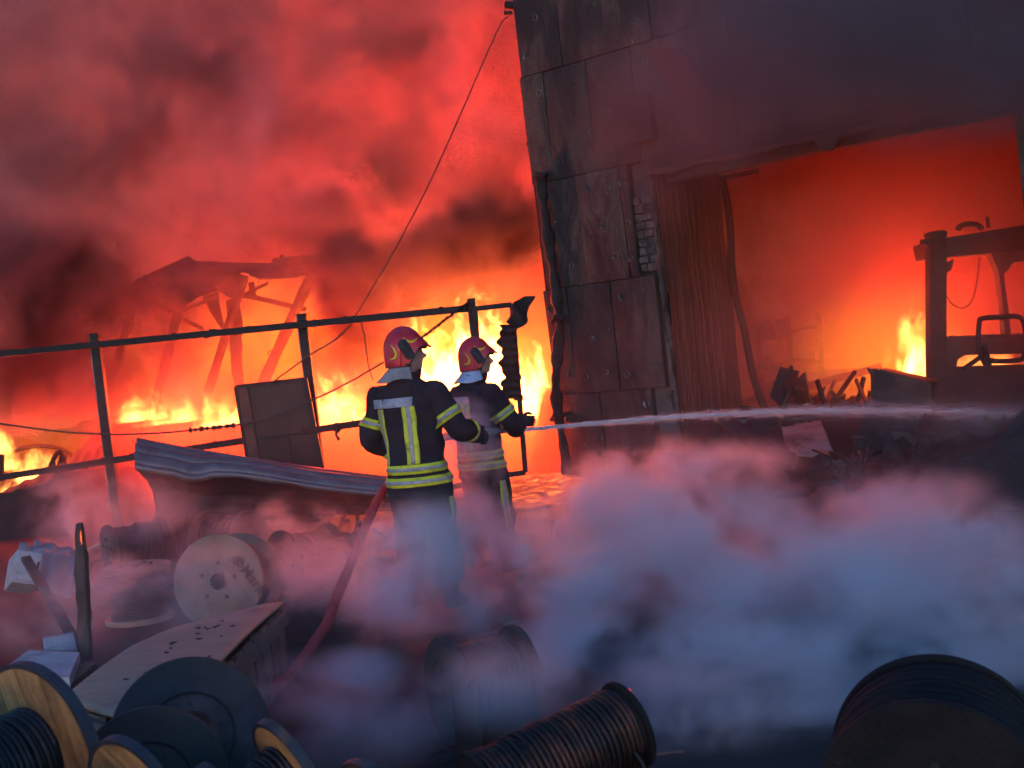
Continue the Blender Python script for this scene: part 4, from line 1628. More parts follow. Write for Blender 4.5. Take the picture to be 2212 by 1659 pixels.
for i in range(4):
    a, b = ins[i], ins[(i + 1) % 4]
    ln = (b - a).length
    n_ = max(3, int(ln / .17))
    for k in range(n_):
        f0, f1 = (k + .06) / n_, (k + .90) / n_
        p, q = a.lerp(b, f0), a.lerp(b, f1)
        nrm = (b - a).cross(Vector((0, 0, 1))).normalized() * .02
        mb = MB()
        hz = zt - .03
        mb.prism([Vector((p.x, p.y, .0)), Vector((q.x, q.y, .0)), Vector((q.x, q.y, hz)), Vector((p.x, p.y, hz))], nrm)
        under(mb.build('slat', M['crate']), crt)
    mb = MB()
    off = (b - a).cross(Vector((0, 0, 1))).normalized() * .034
    mb.bar(Vector((a.x, a.y, .34)) + off, Vector((b.x, b.y, .34)) + off, .024, .07)
    under(mb.build('batten', M['crate']), crt)

# ------------------------------------------------------------------ left junk: enamel boxes, slab, post, bar
def tilted_box(name, px, py, Y, size, rot, mat, label, cat, bev=.008):
    mb = MB()
    mb.box((0, 0, 0), size)
    o = mb.build(name, M[mat], bevel=bev)
    o.location = at(px, py, Y)
    o.rotation_euler = rot
    return tag(o, label, cat)
e = tilted_box('enamel_box', 50, 1236, 7.9, (.16, .30, .21), (R(-18), R(18), R(28)), 'white_metal', 'small dented white enamel box standing at the far left in the haze', 'box')
mb = MB()
mb.box((0, -.152, .0), (.13, .006, .17))
mb.build('door_plate', M['white_metal'], e, bevel=.003)
mb = MB()
mb.bar((.06, -.16, -.04), (.06, -.16, .04), .012, .012)
mb.build('latch', M['char'], e)
for i, (px, py, w_, h_, rz) in enumerate(((98, 1232, .30, .34, .5), (122, 1222, .26, .34, .62), (142, 1228, .22, .30, .72))):
    mb = MB()
    mb.grid(lambda u, v: Vector(((u - .5) * w_ * 1.3, (v - .5) * h_, .012 * math.sin(u * 20) + .02 * mnoise.noise(Vector((u * 3, v * 3, i))))), 30, 8)
    o = mb.build('sheet_metal_panel', M['dull_sheet'], solid=.005, smooth=True)
    o.location = at(px, py, 8.2 + .18 * i)
    o.rotation_euler = (R(52), R(24), rz)
    tag(o, ('dull sheet metal panel right behind the white enamel box', 'dull sheet metal panel in the middle of the leaning stack', 'dull sheet metal panel nearest the charred post')[i], 'metal panel', 'leaning sheet metal panels')
Z = .40
SQ = [at(x, y, ground_y(x, y, Z)) for x, y in ((-40, 1478), (150, 1440 + 22), (172, 1408), (62, 1404))]
mb = MB()
mb.prism([SQ[0], SQ[1], SQ[2], SQ[3]], (0, 0, -.05))
tag(mb.build('white_slab', M['white_metal'], bevel=.004, origin=SQ[0]), 'flat white slab left of the plywood sheet', 'slab')
mb = MB()
ctr = sum(SQ, Vector()) / 4
mb.box((ctr.x, ctr.y, (Z - .06) / 2), (.42, .40, Z - .06))
tag(mb.build('slab_box', M['crate'], bevel=.006), 'dark box carrying the white slab', 'box')
mb = MB()
c4 = [at(*q) for q in ((92, 1378, 6.7), (158, 1366, 6.7), (166, 1404, 6.5), (96, 1406, 6.5))]
mb.grid(lambda u, v: c4[0].lerp(c4[1], u).lerp(c4[3].lerp(c4[2], u), v) + Vector((0, .012 * math.sin(u * 7), .012 * mnoise.noise(Vector((u * 5, 0, 1))) * (1 - v))), 16, 8)
tag(mb.build('bent_enamel_sheet', M['white_metal'], solid=.006, smooth=True), 'bent white enamel sheet standing behind the white slab', 'metal sheet')
mb = MB()
pb = at(186, 1425, 6.6)
ptop = at(172, 1130, 6.75)
def postp(u, v):
    c = ptop.lerp(pb, v)
    a = 2 * math.pi * u
    r = (.016 + .017 * min(1, v * 4)) * (1 + .22 * mnoise.noise(Vector((math.cos(a) * 1.5, math.sin(a) * 1.5, v * 7))) + .10 * mnoise.noise(Vector((math.cos(a) * 5, math.sin(a) * 5, v * 22))))
    sq = 1 / max(abs(math.cos(a)), abs(math.sin(a))) ** .6
    return c + Vector((r * sq * math.cos(a), r * sq * math.sin(a), 0))
mb.grid(postp, 24, 60)
po = tag(mb.build('charred_post', M['burnt_reel'], smooth=True), 'upright charred post with glowing cracks at the left', 'post')
mb = MB()
for (a0, a1, uu) in ((.02, .20, .56), (.05, .16, .83)):
    mb.tube([postp(uu + .012 * math.sin(k * 1.7), a0 + (a1 - a0) * k / 10) for k in range(11)], [.001 + .004 * math.sin(k * math.pi / 10) for k in range(11)], 5)
M['hot'] = material('glowing_crack', (.2, .03, .01), rough=.8, emit=(1, .15, .03), estr=1.2)
c = mb.build('glowing_crack', M['hot'])
c.parent = po
mb = MB()
mb.bar(at(55, 1205, 7.4), at(178, 1412, 6.6), .055, .03)
tag(mb.build('leaning_bar', M['burnt_reel'], bevel=.004), 'dark flat bar leaning down to the right past the white box', 'bar')
# low pallet piece in the middle and ember
mb = MB()
p4 = [at(x, y, ground_y(x, y, .36)) for x, y in ((985, 1385), (1090, 1362), (1112, 1412), (1010, 1480))]
for k in range(4):
    a, b = p4[0].lerp(p4[3], k / 4 + .01), p4[1].lerp(p4[2], k / 4 + .01)
    a2, b2 = p4[0].lerp(p4[3], k / 4 + .22), p4[1].lerp(p4[2], k / 4 + .22)
    mbk = MB()
    mbk.prism([a, b, b2, a2], (0, 0, -.03))
    if k == 0:
        pal = empty('broken_pallet', p4[0] * 1.0, label='broken sooty pallet in the smoke behind the tall grey reel', cat='pallet')
        pal.location.z = 0
    under(mbk.build('slat', M['flange_grey']), pal)
for q in (p4[0].lerp(p4[3], .5), p4[1].lerp(p4[2], .5)):
    mbk = MB()
    mbk.box((q.x, q.y, .16), (.1, .3, .31))
    under(mbk.build('block', M['char']), pal)
mb = MB()
q = at(1345, 1492, 5.0)
mb.box((0, 0, 0), (.07, .02, .02), (.1, .2, -.2))
M['hot2'] = material('red_hot_end', (.3, .02, .01), (.1, .01, .01), 30, rough=.7, emit=(1, .07, .04), estr=.9)
o = mb.build('glowing_stick', M['hot2'], bevel=.005)
o.location = q
tag(o, 'red hot glowing stick end above the copper drum', 'ember')
mb = MB()
mb.bar(Vector((0, 0, 0)), Vector((-.02, .02, -.25)), .02, .02)
mb.build('burnt_shaft', M['char'], o)
# bent strips, boards and tubes scattered between the reels and the fence
rs = random.Random(19)
for i in range(40):
    px_, Y_ = rs.uniform(180, 800), rs.uniform(8.8, 12.4)
    x_ = at(px_, 1150, Y_).x
    kind_ = rs.choice(('strip', 'strip', 'board', 'tube'))
    l_ = rs.uniform(.35, 1.1)
    mb = MB()
    if kind_ == 'board':
        mb.box((0, 0, .05), (l_, rs.uniform(.08, .2), .022), (rs.uniform(-.5, .5), rs.uniform(-.5, .5), 0))
        nm, lb_ = 'burnt_board', 'burnt board lying in the scrap below the bent sheet'
    elif kind_ == 'tube':
        mb.tube(smoothpath([(-l_ / 2, 0, .02), (-l_ * .1, rs.uniform(-.15, .15), rs.uniform(.05, .3)), (l_ / 2, rs.uniform(-.1, .1), rs.uniform(.0, .35))], 6), .018, 8)
        nm, lb_ = 'bent_tube', 'bent sooty tube in the scrap below the bent sheet'
    else:
        pts = smoothpath([(-l_ / 2, 0, .0), (-l_ * .2, rs.uniform(-.1, .1), rs.uniform(.05, .28)), (l_ * .2, rs.uniform(-.1, .1), rs.uniform(.0, .3)), (l_ / 2, 0, rs.uniform(.0, .4))], 6)
        mb.tube(pts, [(rs.uniform(.02, .05), .004)] * len(pts), 6)
        nm, lb_ = 'bent_strip', 'thin bent metal strip in the scrap below the bent sheet'
    o = mb.build(nm, M[rs.choice(('char', 'burnt_reel', 'dull_sheet', 'rust_sheet'))], smooth=kind_ == 'tube')
    o.location = (x_, Y_, gz(x_, Y_) + .02)
    o.rotation_euler = (0, 0, rs.random() * 6.28)
    tag(o, lb_, 'scrap', 'scrap below the bent sheet')
# loose scraps on the ground
rs = random.Random(9)
for i in range(26):
    x, y = rs.uniform(-3.5, 2.0), rs.uniform(4.6, 12.5)
    mb = MB()
    s = rs.uniform(.02, .07)
    if rs.random() < .5:
        mb.ball((0, 0, 0), (s, s * rs.uniform(.4, 1), s * .5), 7, 5, .35)
    else:
        mb.box((0, 0, 0), (s * rs.uniform(1, 4), s * .5, s * .25))
    o = mb.build('ground_scrap', M[rs.choice(('char', 'rubble', 'burnt_reel', 'crate'))])
    o.location = (x, y, gz(x, y) + s * .2)
    o.rotation_euler = (rs.uniform(-.3, .3), rs.uniform(-.3, .3), rs.random() * 6)
    tag(o, 'small burnt scrap lying on the sooty ground', 'scrap', 'burnt scraps on the ground')


# ================================================================== FIREFIGHTERS
from mathutils.bvhtree import BVHTree


def remeshed(mb, voxel, smooth_it=6):
    """one continuous skin round the joined shapes"""
    me = bpy.data.meshes.new('tmp')
    me.from_pydata([tuple(p) for p in mb.v], [], mb.f)
    ob = bpy.data.objects.new('tmp', me)
    C.objects.link(ob)
    r = ob.modifiers.new('r', 'REMESH')
    r.mode, r.voxel_size, r.use_smooth_shade = 'VOXEL', voxel, True
    s = ob.modifiers.new('s', 'SMOOTH')
    s.factor, s.iterations = .5, smooth_it
    dg = bpy.context.evaluated_depsgraph_get()
    out = bpy.data.meshes.new_from_object(ob.evaluated_get(dg))
    bpy.data.objects.remove(ob)
    return out


def limb(mb, pts, rad, n=5, seg=14):
    p = smoothpath(pts, n)
    k = len(pts) - 1
    rr = []
    for i in range(len(p)):
        t = i / n
        a = min(int(t), k - 1)
        f = t - a
        r0, r1 = rad[a], rad[a + 1]
        r0 = r0 if isinstance(r0, tuple) else (r0, r0)
        r1 = r1 if isinstance(r1, tuple) else (r1, r1)
        rr.append((r0[0] + (r1[0] - r0[0]) * f, r0[1] + (r1[1] - r0[1]) * f))
    mb.tube(p, rr, seg)
    return p


def glove(par, wrist, d, palm_n, side, curl=.9):
    """five-fingered glove: d = direction of the fingers, palm_n = direction the palm faces, side = direction of the thumb"""
    d, palm_n, side = Vector(d).normalized(), Vector(palm_n).normalized(), Vector(side).normalized()
    mb = MB()
    w = Vector(wrist)
    mb.tube([w - d * .05, w, w + d * .03, w + d * .075, w + d * .095], [(.040, .036), (.033, .028), (.046, .026), (.048, .024), (.040, .018)], 12, up=palm_n)
    for k, ln in enumerate((.070, .080, .075, .058)):
        b = w + d * .085 + side * (.033 - .022 * k)
        pts = [b]
        ang = 0.0
        q = b
        for j in range(3):
            ang += curl * (.55 + .1 * j)
            q = q + (d * math.cos(ang) + palm_n * math.sin(ang)) * (ln / 3)
            pts.append(q)
        mb.tube(smoothpath(pts, 2), [.012, .0122, .0118, .0115, .011, .0105, .008], 8)
    b = w + d * .02 + side * .036
    pts = [b, b + side * .025 + d * .025, b + side * .03 + d * .05 + palm_n * .022, b + side * .018 + d * .07 + palm_n * .045]
    mb.tube(pts, [.015, .0145, .013, .010], 8)
    return mb.build('glove', M['glove'], par, smooth=True)


def caster(me):
    return BVHTree.FromPolygons([v.co.copy() for v in me.vertices], [tuple(p.vertices) for p in me.polygons])


def patch(bvh, fn, nu, nv, off, name, mat, par, dist=1.0):
    """cloth patch laid on a surface: fn(u, v) -> (ray origin, ray direction)"""
    vs, last = [], None
    for j in range(nv + 1):
        for i in range(nu + 1):
            o, d = fn(i / nu, j / nv)
            d = Vector(d).normalized()
            h = bvh.ray_cast(Vector(o), d, dist)
            if h[0] is None:
                p = last if last is not None else Vector(o) + d * .1
            else:
                p = h[0] - d * off
            last = p
            vs.append(p)
    w = nu + 1
    mb = MB()
    mb.add(vs, [(j * w + i, j * w + i + 1, (j + 1) * w + i + 1, (j + 1) * w + i) for j in range(nv) for i in range(nu)])
    return mb.build(name, mat, par, smooth=True, solid=.003)


def round_band(bvh, c, ax, w, name, mat, par, off=.004, reach=.14, a0=0.0, a1=2 * math.pi, n=40):
    """band round a limb or the trunk: c = centre, ax = axis of the limb"""
    ax = Vector(ax).normalized()
    s = ax.cross(Vector((0, 1, 0.1))).normalized()
    t = ax.cross(s)
    c = Vector(c)
    def fn(u, v):
        a = a0 + (a1 - a0) * u
        r = s * math.cos(a) + t * math.sin(a)
        q = c + ax * ((v - .5) * w)
        return q + r * reach, -r
    return patch(bvh, fn, n, 2, off, name, mat, par, reach)


def banded(bvh, c, ax, w, par, name, **k):
    b = round_band(bvh, c, ax, w, name, M['yellow_band'], par, off=.005, **k)
    s = round_band(bvh, c, ax, w * .36, 'silver_stripe', M['silver_band'], b, off=.0095, **k)
    return b


def strip(bvh, x0, x1, z0, z1, name, mat, par, off=.005, side=-1, shear=0.0, nv=14):
    def fn(u, v):
        z = z0 + (z1 - z0) * v
        return (x0 + (x1 - x0) * u + shear * v, side * .6, z), (0, -side, 0)
    return patch(bvh, fn, 6, nv, off, name, mat, par)


def make_helmet(par, hc, yaw, pitch=0.0, tilt=0.0):
    e = bpy.data.objects.new('helmet', None)
    C.objects.link(e)
    e.parent = par
    e.location = hc
    e.rotation_euler = (pitch, tilt, yaw)
    e.scale = (.92, .87, .95)
    rx, ry, rz = .128, .152, .148
    def hp(u, v):
        az = 2 * math.pi * u
        fw = max(0.0, math.sin(az))                       # 1 to the front
        f = min(1.0, max(0.0, (fw - .20) / .42))
        f = f * f * (3 - 2 * f)
        back = max(0.0, -math.sin(az))
        el_r = R(-48) * (1 - f) + R(16) * f - R(4) * back
        el = R(90) + (el_r - R(90)) * v
        ce = math.cos(el)
        hor = ce if el > 0 else ce ** .30
        x, y, z = rx * hor * math.cos(az), ry * hor * math.sin(az), rz * math.sin(el) if el > 0 else .165 * math.sin(el)
        # peak
        pk = max(0.0, (v - .74) / .26) * f
        y += .055 * pk
        z -= .020 * pk
        # flare over the nape
        fl = max(0.0, (v - .8) / .2) * (1 - f)
        x *= 1 + .05 * fl
        y *= 1 + .05 * fl
        # crest
        if z > -.05:
            z += .012 * math.exp(-(x / .022) ** 2) * max(0, math.sin(el))
        # pressed rear panel
        return Vector((x, y, z))
    mb = MB()
    mb.grid(hp, 72, 30)
    sh = mb.build('shell', M['helmet'], e, smooth=True, solid=.006)
    tree = BVHTree.FromPolygons(mb.v, [tuple(q) for q in mb.f])
    # rubber rim
    mb = MB()
    mb.tube([hp(i / 72, 1.0) for i in range(72)], .0055, 6, closed=True)
    mb.build('rim_trim', M['rubber'], e, smooth=True)
    # dark visor under the peak and its orange lip
    mb = MB()
    def vz(u, v):
        az = R(38) + R(104) * u
        return Vector((.118 * math.cos(az), .142 * math.sin(az) + .012 + .03 * v, .052 - .050 * v))
    mb.grid(vz, 16, 6)
    mb.build('visor', M['visor'], e, smooth=True, solid=.003)
    mb = MB()
    lip = [hp(u, 1.0) + Vector((0, .008, -.004)) for u in [.19 + .12 * i / 12 for i in range(13)]]
    mb.tube(lip, [.004] + [.007] * 11 + [.004], 6)
    mb.build('peak_lip', M['orange_lip'], e, smooth=True)

    def decal(poly, name, mat, off, side, n=1):
        """outline (u forward, v up) laid on the shell"""
        cu = sum(p[0] for p in poly) / len(poly)
        cv = sum(p[1] for p in poly) / len(poly)
        def on(u, v):
            h = tree.ray_cast(Vector((side * .4, u, v)), Vector((-side, 0, 0)))
            q = h[0] if h[0] is not None else Vector((side * .1, u, v))
            return q + Vector((side * off, 0, 0))
        mb = MB()
        m = len(poly) // 2
        a, b = poly[:m], list(reversed(poly[m:]))
        for i in range(m - 1):
            base = len(mb.v)
            mb.add([on(*a[i]), on(*a[i + 1]), on(*b[i + 1]), on(*b[i]),
                    on((a[i][0] + b[i][0]) / 2, (a[i][1] + b[i][1]) / 2), on((a[i + 1][0] + b[i + 1][0]) / 2, (a[i + 1][1] + b[i + 1][1]) / 2)],
                   [(0, 1, 5, 4), (4, 5, 2, 3)])
        return mb.build(name, mat, e, smooth=True, solid=.004)

    def quad_strip(A, B, n=10):
        """two polylines -> outline"""
        def res(L):
            out = smoothpath([Vector((x, y, 0)) for x, y in L], 6)
            return [(p.x, p.y) for p in out]
        a, b = res(A), res(B)
        return a + list(reversed(b))
    for side in (-1, 1):
        decal(quad_strip([(.004, .082), (.034, .056), (.066, .044), (.096, .052), (.118, .078)], [(.004, .085), (.036, .068), (.068, .062), (.096, .068), (.118, .081)]), 'yellow_mark', M['helmet_yellow'], .003, side)
        decal(quad_strip([(-.088, .036), (-.052, .004), (-.030, -.034), (-.046, -.066), (-.092, -.074)], [(-.091, .037), (-.064, .002), (-.050, -.032), (-.060, -.056), (-.095, -.068)]), 'yellow_mark', M['helmet_yellow'], .003, side)
        # rounded black side plate
        A, B = [], []
        for i in range(13):
            t = -1 + 2 * i / 12
            wd = .037 * math.sqrt(max(0.0, 1 - max(0, (abs(t) - .62) / .38) ** 2))
            cx, cyy = .036 + .046 * t, .000 - .066 * t
            nx, ny = .83, .56
            A.append((cx - nx * wd, cyy - ny * wd))
            B.append((cx + nx * wd, cyy + ny * wd))
        decal(A + list(reversed(B)), 'side_plate', M['rubber'], .008, side)
        decal([(.026, -.098), (.046, -.098), (.066, -.100), (.066, -.122), (.046, -.120), (.026, -.120)], 'clip', M['rubber'], .006, side)
        # clasp relief on the plate
        pts = []
        for i in range(11):
            t = i / 10
            u, v = .010 + .055 * t + .014 * math.sin(t * 6.3), .038 - .078 * t + .008 * math.cos(t * 9)
            h = tree.ray_cast(Vector((side * .4, u, v)), Vector((-side, 0, 0)))
            pts.append((h[0] if h[0] is not None else Vector((side * .11, u, v))) + Vector((side * .014, 0, 0)))
        mb = MB()
        mb.tube(pts, .003, 5)
        mb.build('clasp', M['black_steel'], e)
        # figure eight
        mb = MB()
        for cv_, r_ in ((.110, .009), (.091, .010)):
            ring = []
            for k in range(12):
                a = 2 * math.pi * k / 12
                u, v = .062 + r_ * .8 * math.cos(a), cv_ + r_ * math.sin(a)
                h = tree.ray_cast(Vector((side * .4, u, v)), Vector((-side, 0, 0)))
                ring.append((h[0] if h[0] is not None else Vector((side * .1, u, v))) + Vector((side * .003, 0, 0)))
            mb.tube(ring, .0022, 4, closed=True)
        mb.build('number', M['ink'], e)
        # raised seam behind
        mb = MB()
        sm = []
        for i in range(12):
            t = i / 11
            u, v = -.100 + .088 * t, .052 + .006 * math.sin(t * 3) - .036 * t * t
            h = tree.ray_cast(Vector((side * .4, u, v)), Vector((-side, 0, 0)))
            if h[0] is not None:
                sm.append(h[0] + Vector((side * .001, 0, 0)))
        if len(sm) > 3:
            mb.tube(sm, .004, 6)
            mb.build('shell_seam', M['helmet'], e, smooth=True)
    return e


def firefighter(loc, rz, label, arms, head_yaw, lean=(0, 0), scale=1.0, flap='cloth_grey', seed=0, head_pitch=0.0, stance=.13, crouch=0.0):
    P = empty('person', loc, rz, label=label, cat='firefighter', group='firefighters')
    P.scale = (scale,) * 3
    lx, ly = lean
    def L(x, y, z):           # lean the trunk from the hips upward
        k = max(0.0, (z - .9)) / .9
        return Vector((x + lx * k, y + ly * k, z - crouch * min(1.0, z / .9)))
    mb = MB()
    # trunk in a loose coat
    limb(mb, [L(0, 0, .775), L(0, 0, .86), L(0, .0, 1.00), L(0, .0, 1.16), L(0, -.005, 1.32), L(0, -.005, 1.42), L(0, -.01, 1.49), L(0, -.005, 1.54), L(0, .0, 1.60)],
         [(.212, .170), (.207, .166), (.196, .152), (.200, .150), (.215, .152), (.212, .142), (.172, .118), (.100, .092), (.075, .078)], 5, 28)
    # collar
    # neck and head
    hc = L(0, .025, 1.705)
    limb(mb, [L(0, .0, 1.50), L(0, .01, 1.60), hc + Vector((0, -.01, -.02))], [.066, .062, .060], 4, 14)
    cy_, sy_ = math.cos(head_yaw), math.sin(head_yaw)
    def H(x, y, z):
        y = y + .022
        return hc + Vector((x * cy_ - y * sy_, x * sy_ + y * cy_, z))
    def hball(c, r, seg=16, rings=12):
        tmp = MB()
        tmp.ball((0, 0, 0), r, seg, rings)
        mb.add([H(*(Vector(c) + p)) for p in tmp.v], tmp.f)
    hball((0, .0, .005), (.078, .098, .115))
    hball((0, .030, -.055), (.058, .062, .062))                # jaw
    hball((0, .072, -.095), (.024, .022, .020), 10, 8)          # chin
    hball((0, .108, -.022), (.015, .028, .022), 10, 8)          # nose tip
    hball((0, .094, .004), (.012, .014, .028), 10, 8)           # nose bridge
    hball((0, .086, .026), (.050, .016, .012), 12, 8)           # brow
    hball((0, .088, -.058), (.024, .014, .007), 10, 8)          # upper lip
    hball((0, .085, -.070), (.021, .014, .008), 10, 8)          # lower lip
    for s in (-1, 1):
        hball((s * .078, -.005, -.02), (.012, .026, .034), 10, 8)   # ears
        hball((s * .035, .070, -.018), (.026, .022, .022), 10, 8)   # cheeks
    # arms
    paths = {}
    for key in ('l', 'r'):
        sh, el, wr = [Vector(q) for q in arms[key]]
        sh, el, wr = [L(*q) for q in (sh, el, wr)]
        m1, m2 = sh.lerp(el, .5), el.lerp(wr, .55)
        limb(mb, [sh.lerp(L(0, 0, 1.42), .35), sh, m1, el, m2, wr], [.075, (.093, .090), (.084, .080), (.076, .074), (.068, .066), (.060, .058)], 5, 16)
        paths[key] = (sh, el, wr)
    # legs: loose trousers, boots
    for s in (-1, 1):
        hip, kn, an = L(s * .095, .0, .88), Vector((s * (stance - .005), .045 + crouch, .50)), Vector((s * (stance + .02), -.015, .13))
        kn.z -= crouch * .45
        limb(mb, [hip, hip.lerp(kn, .5), kn, kn.lerp(an, .5), an + Vector((0, 0, .05))], [(.122, .135), (.110, .118), (.090, .096), (.088, .094), (.090, .098)], 5, 18)
        limb(mb, [an + Vector((0, 0, .10)), an, an + Vector((0, .0, -.085))], [.062, .056, .058], 3, 14)
        limb(mb, [an + Vector((0, -.065, -.085)), an + Vector((s * .004, .03, -.085)), an + Vector((s * .015, .13, -.095)), an + Vector((s * .02, .20, -.102))], [(.038, .042), (.046, .046), (.050, .036), (.036, .025)], 4, 14)
    me = remeshed(mb, .0105, 5)
    # cloth folds
    cos = [v.co.copy() for v in me.vertices]
    nrm = [v.normal.copy() for v in me.vertices]
    flat = []
    for p, nv_ in zip(cos, nrm):
        if 1.50 - crouch > p.z > .17:
            n = mnoise.noise(Vector((p.x * 6, p.y * 6, p.z * 9 + seed))) * .010
            r = 1 - abs(mnoise.noise(Vector((p.x * 9 + p.z * 5, p.y * 9, p.z * 4 + seed * 2)))) * 2.2
            p = p + nv_ * (n + .011 * r + .005 * mnoise.noise(Vector((p.x * 24, p.y * 24, p.z * 17 + seed))))
        flat += [p.x, p.y, p.z]
    me.vertices.foreach_set('co', flat)
    me.update()
    me.materials.append(M['jacket'])
    me.materials.append(M['skin'])
    me.materials.append(M['boot'])
    for f in me.polygons:
        c = f.center
        f.use_smooth = True
        if (c - hc).length < .165 and c.z > hc.z - .135:
            f.material_index = 1
        elif c.z < .15:
            f.material_index = 2
    body = bpy.data.objects.new('body', me)
    C.objects.link(body)
    body.parent = P
    bvh = caster(me)
    cz = crouch
    # collar
    mb = MB()
    def col(u, v):
        a = 2 * math.pi * u
        r = .098 + .012 * v
        q = L(0, .002, 1.535 + .055 * v)
        return q + Vector((r * 1.02 * math.cos(a), r * .98 * math.sin(a), .008 * math.sin(a * 3)))
    mb.grid(col, 32, 4)
    mb.build('collar', M['jacket'], P, smooth=True, solid=.008)
    # coat markings
    strip(bvh, -.180 + lx * .5, .100 + lx * .5, 1.435 - cz, 1.515 - cz, 'yoke_patch', M['yoke'], P, off=.004)
    strip(bvh, -.200 + lx * .5, .100 + lx * .5, 1.365 - cz, 1.425 - cz, 'back_band', M['silver_band'], P, off=.006)
    a = strip(bvh, .018 + lx * .2, .104 + lx * .2, .985 - cz, 1.365 - cz, 'back_strip', M['yellow_band'], P, shear=.0)
    strip(bvh, .048 + lx * .2, .074 + lx * .2, .985 - cz, 1.365 - cz, 'silver_stripe', M['silver_band'], a, off=.0095)
    a = strip(bvh, -.188 + lx * .2, -.128 + lx * .2, .985 - cz, 1.360 - cz, 'back_strip', M['yellow_band'], P)
    strip(bvh, -.164 + lx * .2, -.144 + lx * .2, .985 - cz, 1.360 - cz, 'silver_stripe', M['silver_band'], a, off=.0095)
    banded(bvh, L(0, 0, .952), (0, 0, 1), .062, P, 'hem_band', reach=.42, n=64)
    banded(bvh, L(0, 0, .868), (0, 0, 1), .062, P, 'hem_band', reach=.42, n=64)
    for key in ('l', 'r'):
        sh, el, wr = paths[key]
        banded(bvh, sh.lerp(el, .62), el - sh, .062, P, 'sleeve_band', reach=.135)
        banded(bvh, el.lerp(wr, .55), wr - el, .062, P, 'sleeve_band', reach=.125)
    for s in (-1, 1):
        x = s * (stance + .015)
        banded(bvh, (x, .0, .30), (0, 0, 1), .075, P, 'trouser_band', reach=.15)
        a = patch(bvh, lambda u, v: ((s * .5, 0.015 + .055 * (u - .5), .74 - .56 * v), (-s, 0, 0)), 3, 20, .005, 'trouser_stripe', M['yellow_band'], P, .49)
        patch(bvh, lambda u, v: ((s * .5, 0.015 + .026 * (u - .5), .74 - .56 * v), (-s, 0, 0)), 2, 20, .0095, 'silver_stripe', M['silver_band'], a, .49)
    # hands
    for key, s in (('l', -1), ('r', 1)):
        sh, el, wr = paths[key]
        d = (wr - el).normalized()
        inward = Vector((-s, .1, 0))
        inward = (inward - d * inward.dot(d)).normalized()
        up = Vector((0, 0, 1)) - d * d.z
        glove(P, wr + d * .02, d, inward, up, 1.0)
    # cloth over the nape
    mb = MB()
    def nap(u, v):
        a = head_yaw + R(-90) + R(-112) + R(224) * u
        r = .118 + .050 * v + .012 * math.sin(u * 23 + seed) * v
        ex = 1.0 + .20 * v * math.exp(-((u - .5) / .22) ** 2)
        q = hc + Vector((r * ex * .93 * math.cos(a), r * ex * math.sin(a), -.085 - .082 * v + .010 * math.sin(u * 15 + seed) * v))
        return q
    mb.grid(nap, 40, 8)
    mb.build('nape_cloth', M[flap], P, smooth=True, solid=.005)
    make_helmet(P, hc + Vector((0, 0, .034)), head_yaw, head_pitch)
    return P, paths


_f1 = at(938, 1322, 8.2)
F1, p1 = firefighter((_f1.x, 8.2, 0), R(-22), 'firefighter seen from behind with head turned right, bright yellow bands across the coat',
                     {'l': ((-.200, -.005, 1.425), (-.290, -.045, 1.165), (-.195, .17, 1.03)), 'r': ((.205, .0, 1.425), (.325, .03, 1.19), (.345, .285, 1.11))},
                     R(-70), lean=(-.02, .01), scale=1.0, flap='cloth_grey', seed=1.0, head_pitch=R(-6))
_f2 = at(1068, 1250, 9.3)
F2, p2 = firefighter((_f2.x, 9.3, 0), R(-52), 'firefighter wrapped in smoke, standing beyond the other one and holding the nozzle',
                     {'l': ((-.205, .0, 1.425), (-.27, .20, 1.20), (-.06, .46, 1.16)), 'r': ((.205, .0, 1.425), (.30, .13, 1.17), (.06, .36, 1.10))},
                     R(-40), lean=(.0, .035), scale=.94, flap='cloth_silver', seed=5.0, head_pitch=R(-4), stance=.16)

# ------------------------------------------------------------------ hose, nozzle, water
bpy.context.view_layer.update()
def world_of(P, q):
    return P.matrix_world @ Vector(q)
wl, wr = world_of(F2, p2['l'][2]), world_of(F2, p2['r'][2])
fwd = (F2.matrix_world.to_3x3() @ Vector((0.05, 1, 0.02))).normalized()
NZ = at(1096, 931, 9.15)
NZ = Vector((NZ.x, NZ.y, NZ.z))
JD = (at(2212, 884, 10.4) - NZ)
jd = JD.normalized()
noz = empty('hose_nozzle', NZ, label='metal hose nozzle in the hands of the firefighter in the smoke', cat='nozzle')
q = jd.to_track_quat('Z', 'Y').to_matrix().to_4x4()
mb = MB()
mb.lathe([(.0, .0), (.014, .0), (.018, -.05), (.030, -.07), (.030, -.13), (.024, -.14), (.024, -.22), (.036, -.225), (.036, -.28), (.0, -.28)], 20, Matrix.Translation(NZ) @ q)
under(mb.build('barrel', M['post_grey'], smooth=True, angle=40), noz)
mb = MB()
mb.bar(NZ - jd * .17, NZ - jd * .20 + Vector((0, 0, -.11)), .03, .03)
under(mb.build('grip', M['rubber'], bevel=.006), noz)
hp_ = [NZ - jd * .27, NZ - jd * .55 + Vector((-.04, .02, -.05)), at(950, 985, 8.95), at(890, 1010, 8.62), at(834, 1052, 8.42), at(800, 1115, 8.15), at(765, 1200, 7.75), at(725, 1295, 7.2)]
g1 = at(690, 1372, 6.75)
hp_ += [Vector((g1.x, g1.y, max(.10, g1.z))), Vector((g1.x - .25, g1.y - .45, .05)), Vector((g1.x - .9, g1.y - .75, .045)), Vector((g1.x - 1.2, g1.y - .4, .045))]
mb = MB()
mb.tube(smoothpath(hp_, 8), .030, 12)
tag(mb.build('fire_hose', M['hose'], smooth=True), 'red fire hose running down from the firefighters to the ground', 'hose')

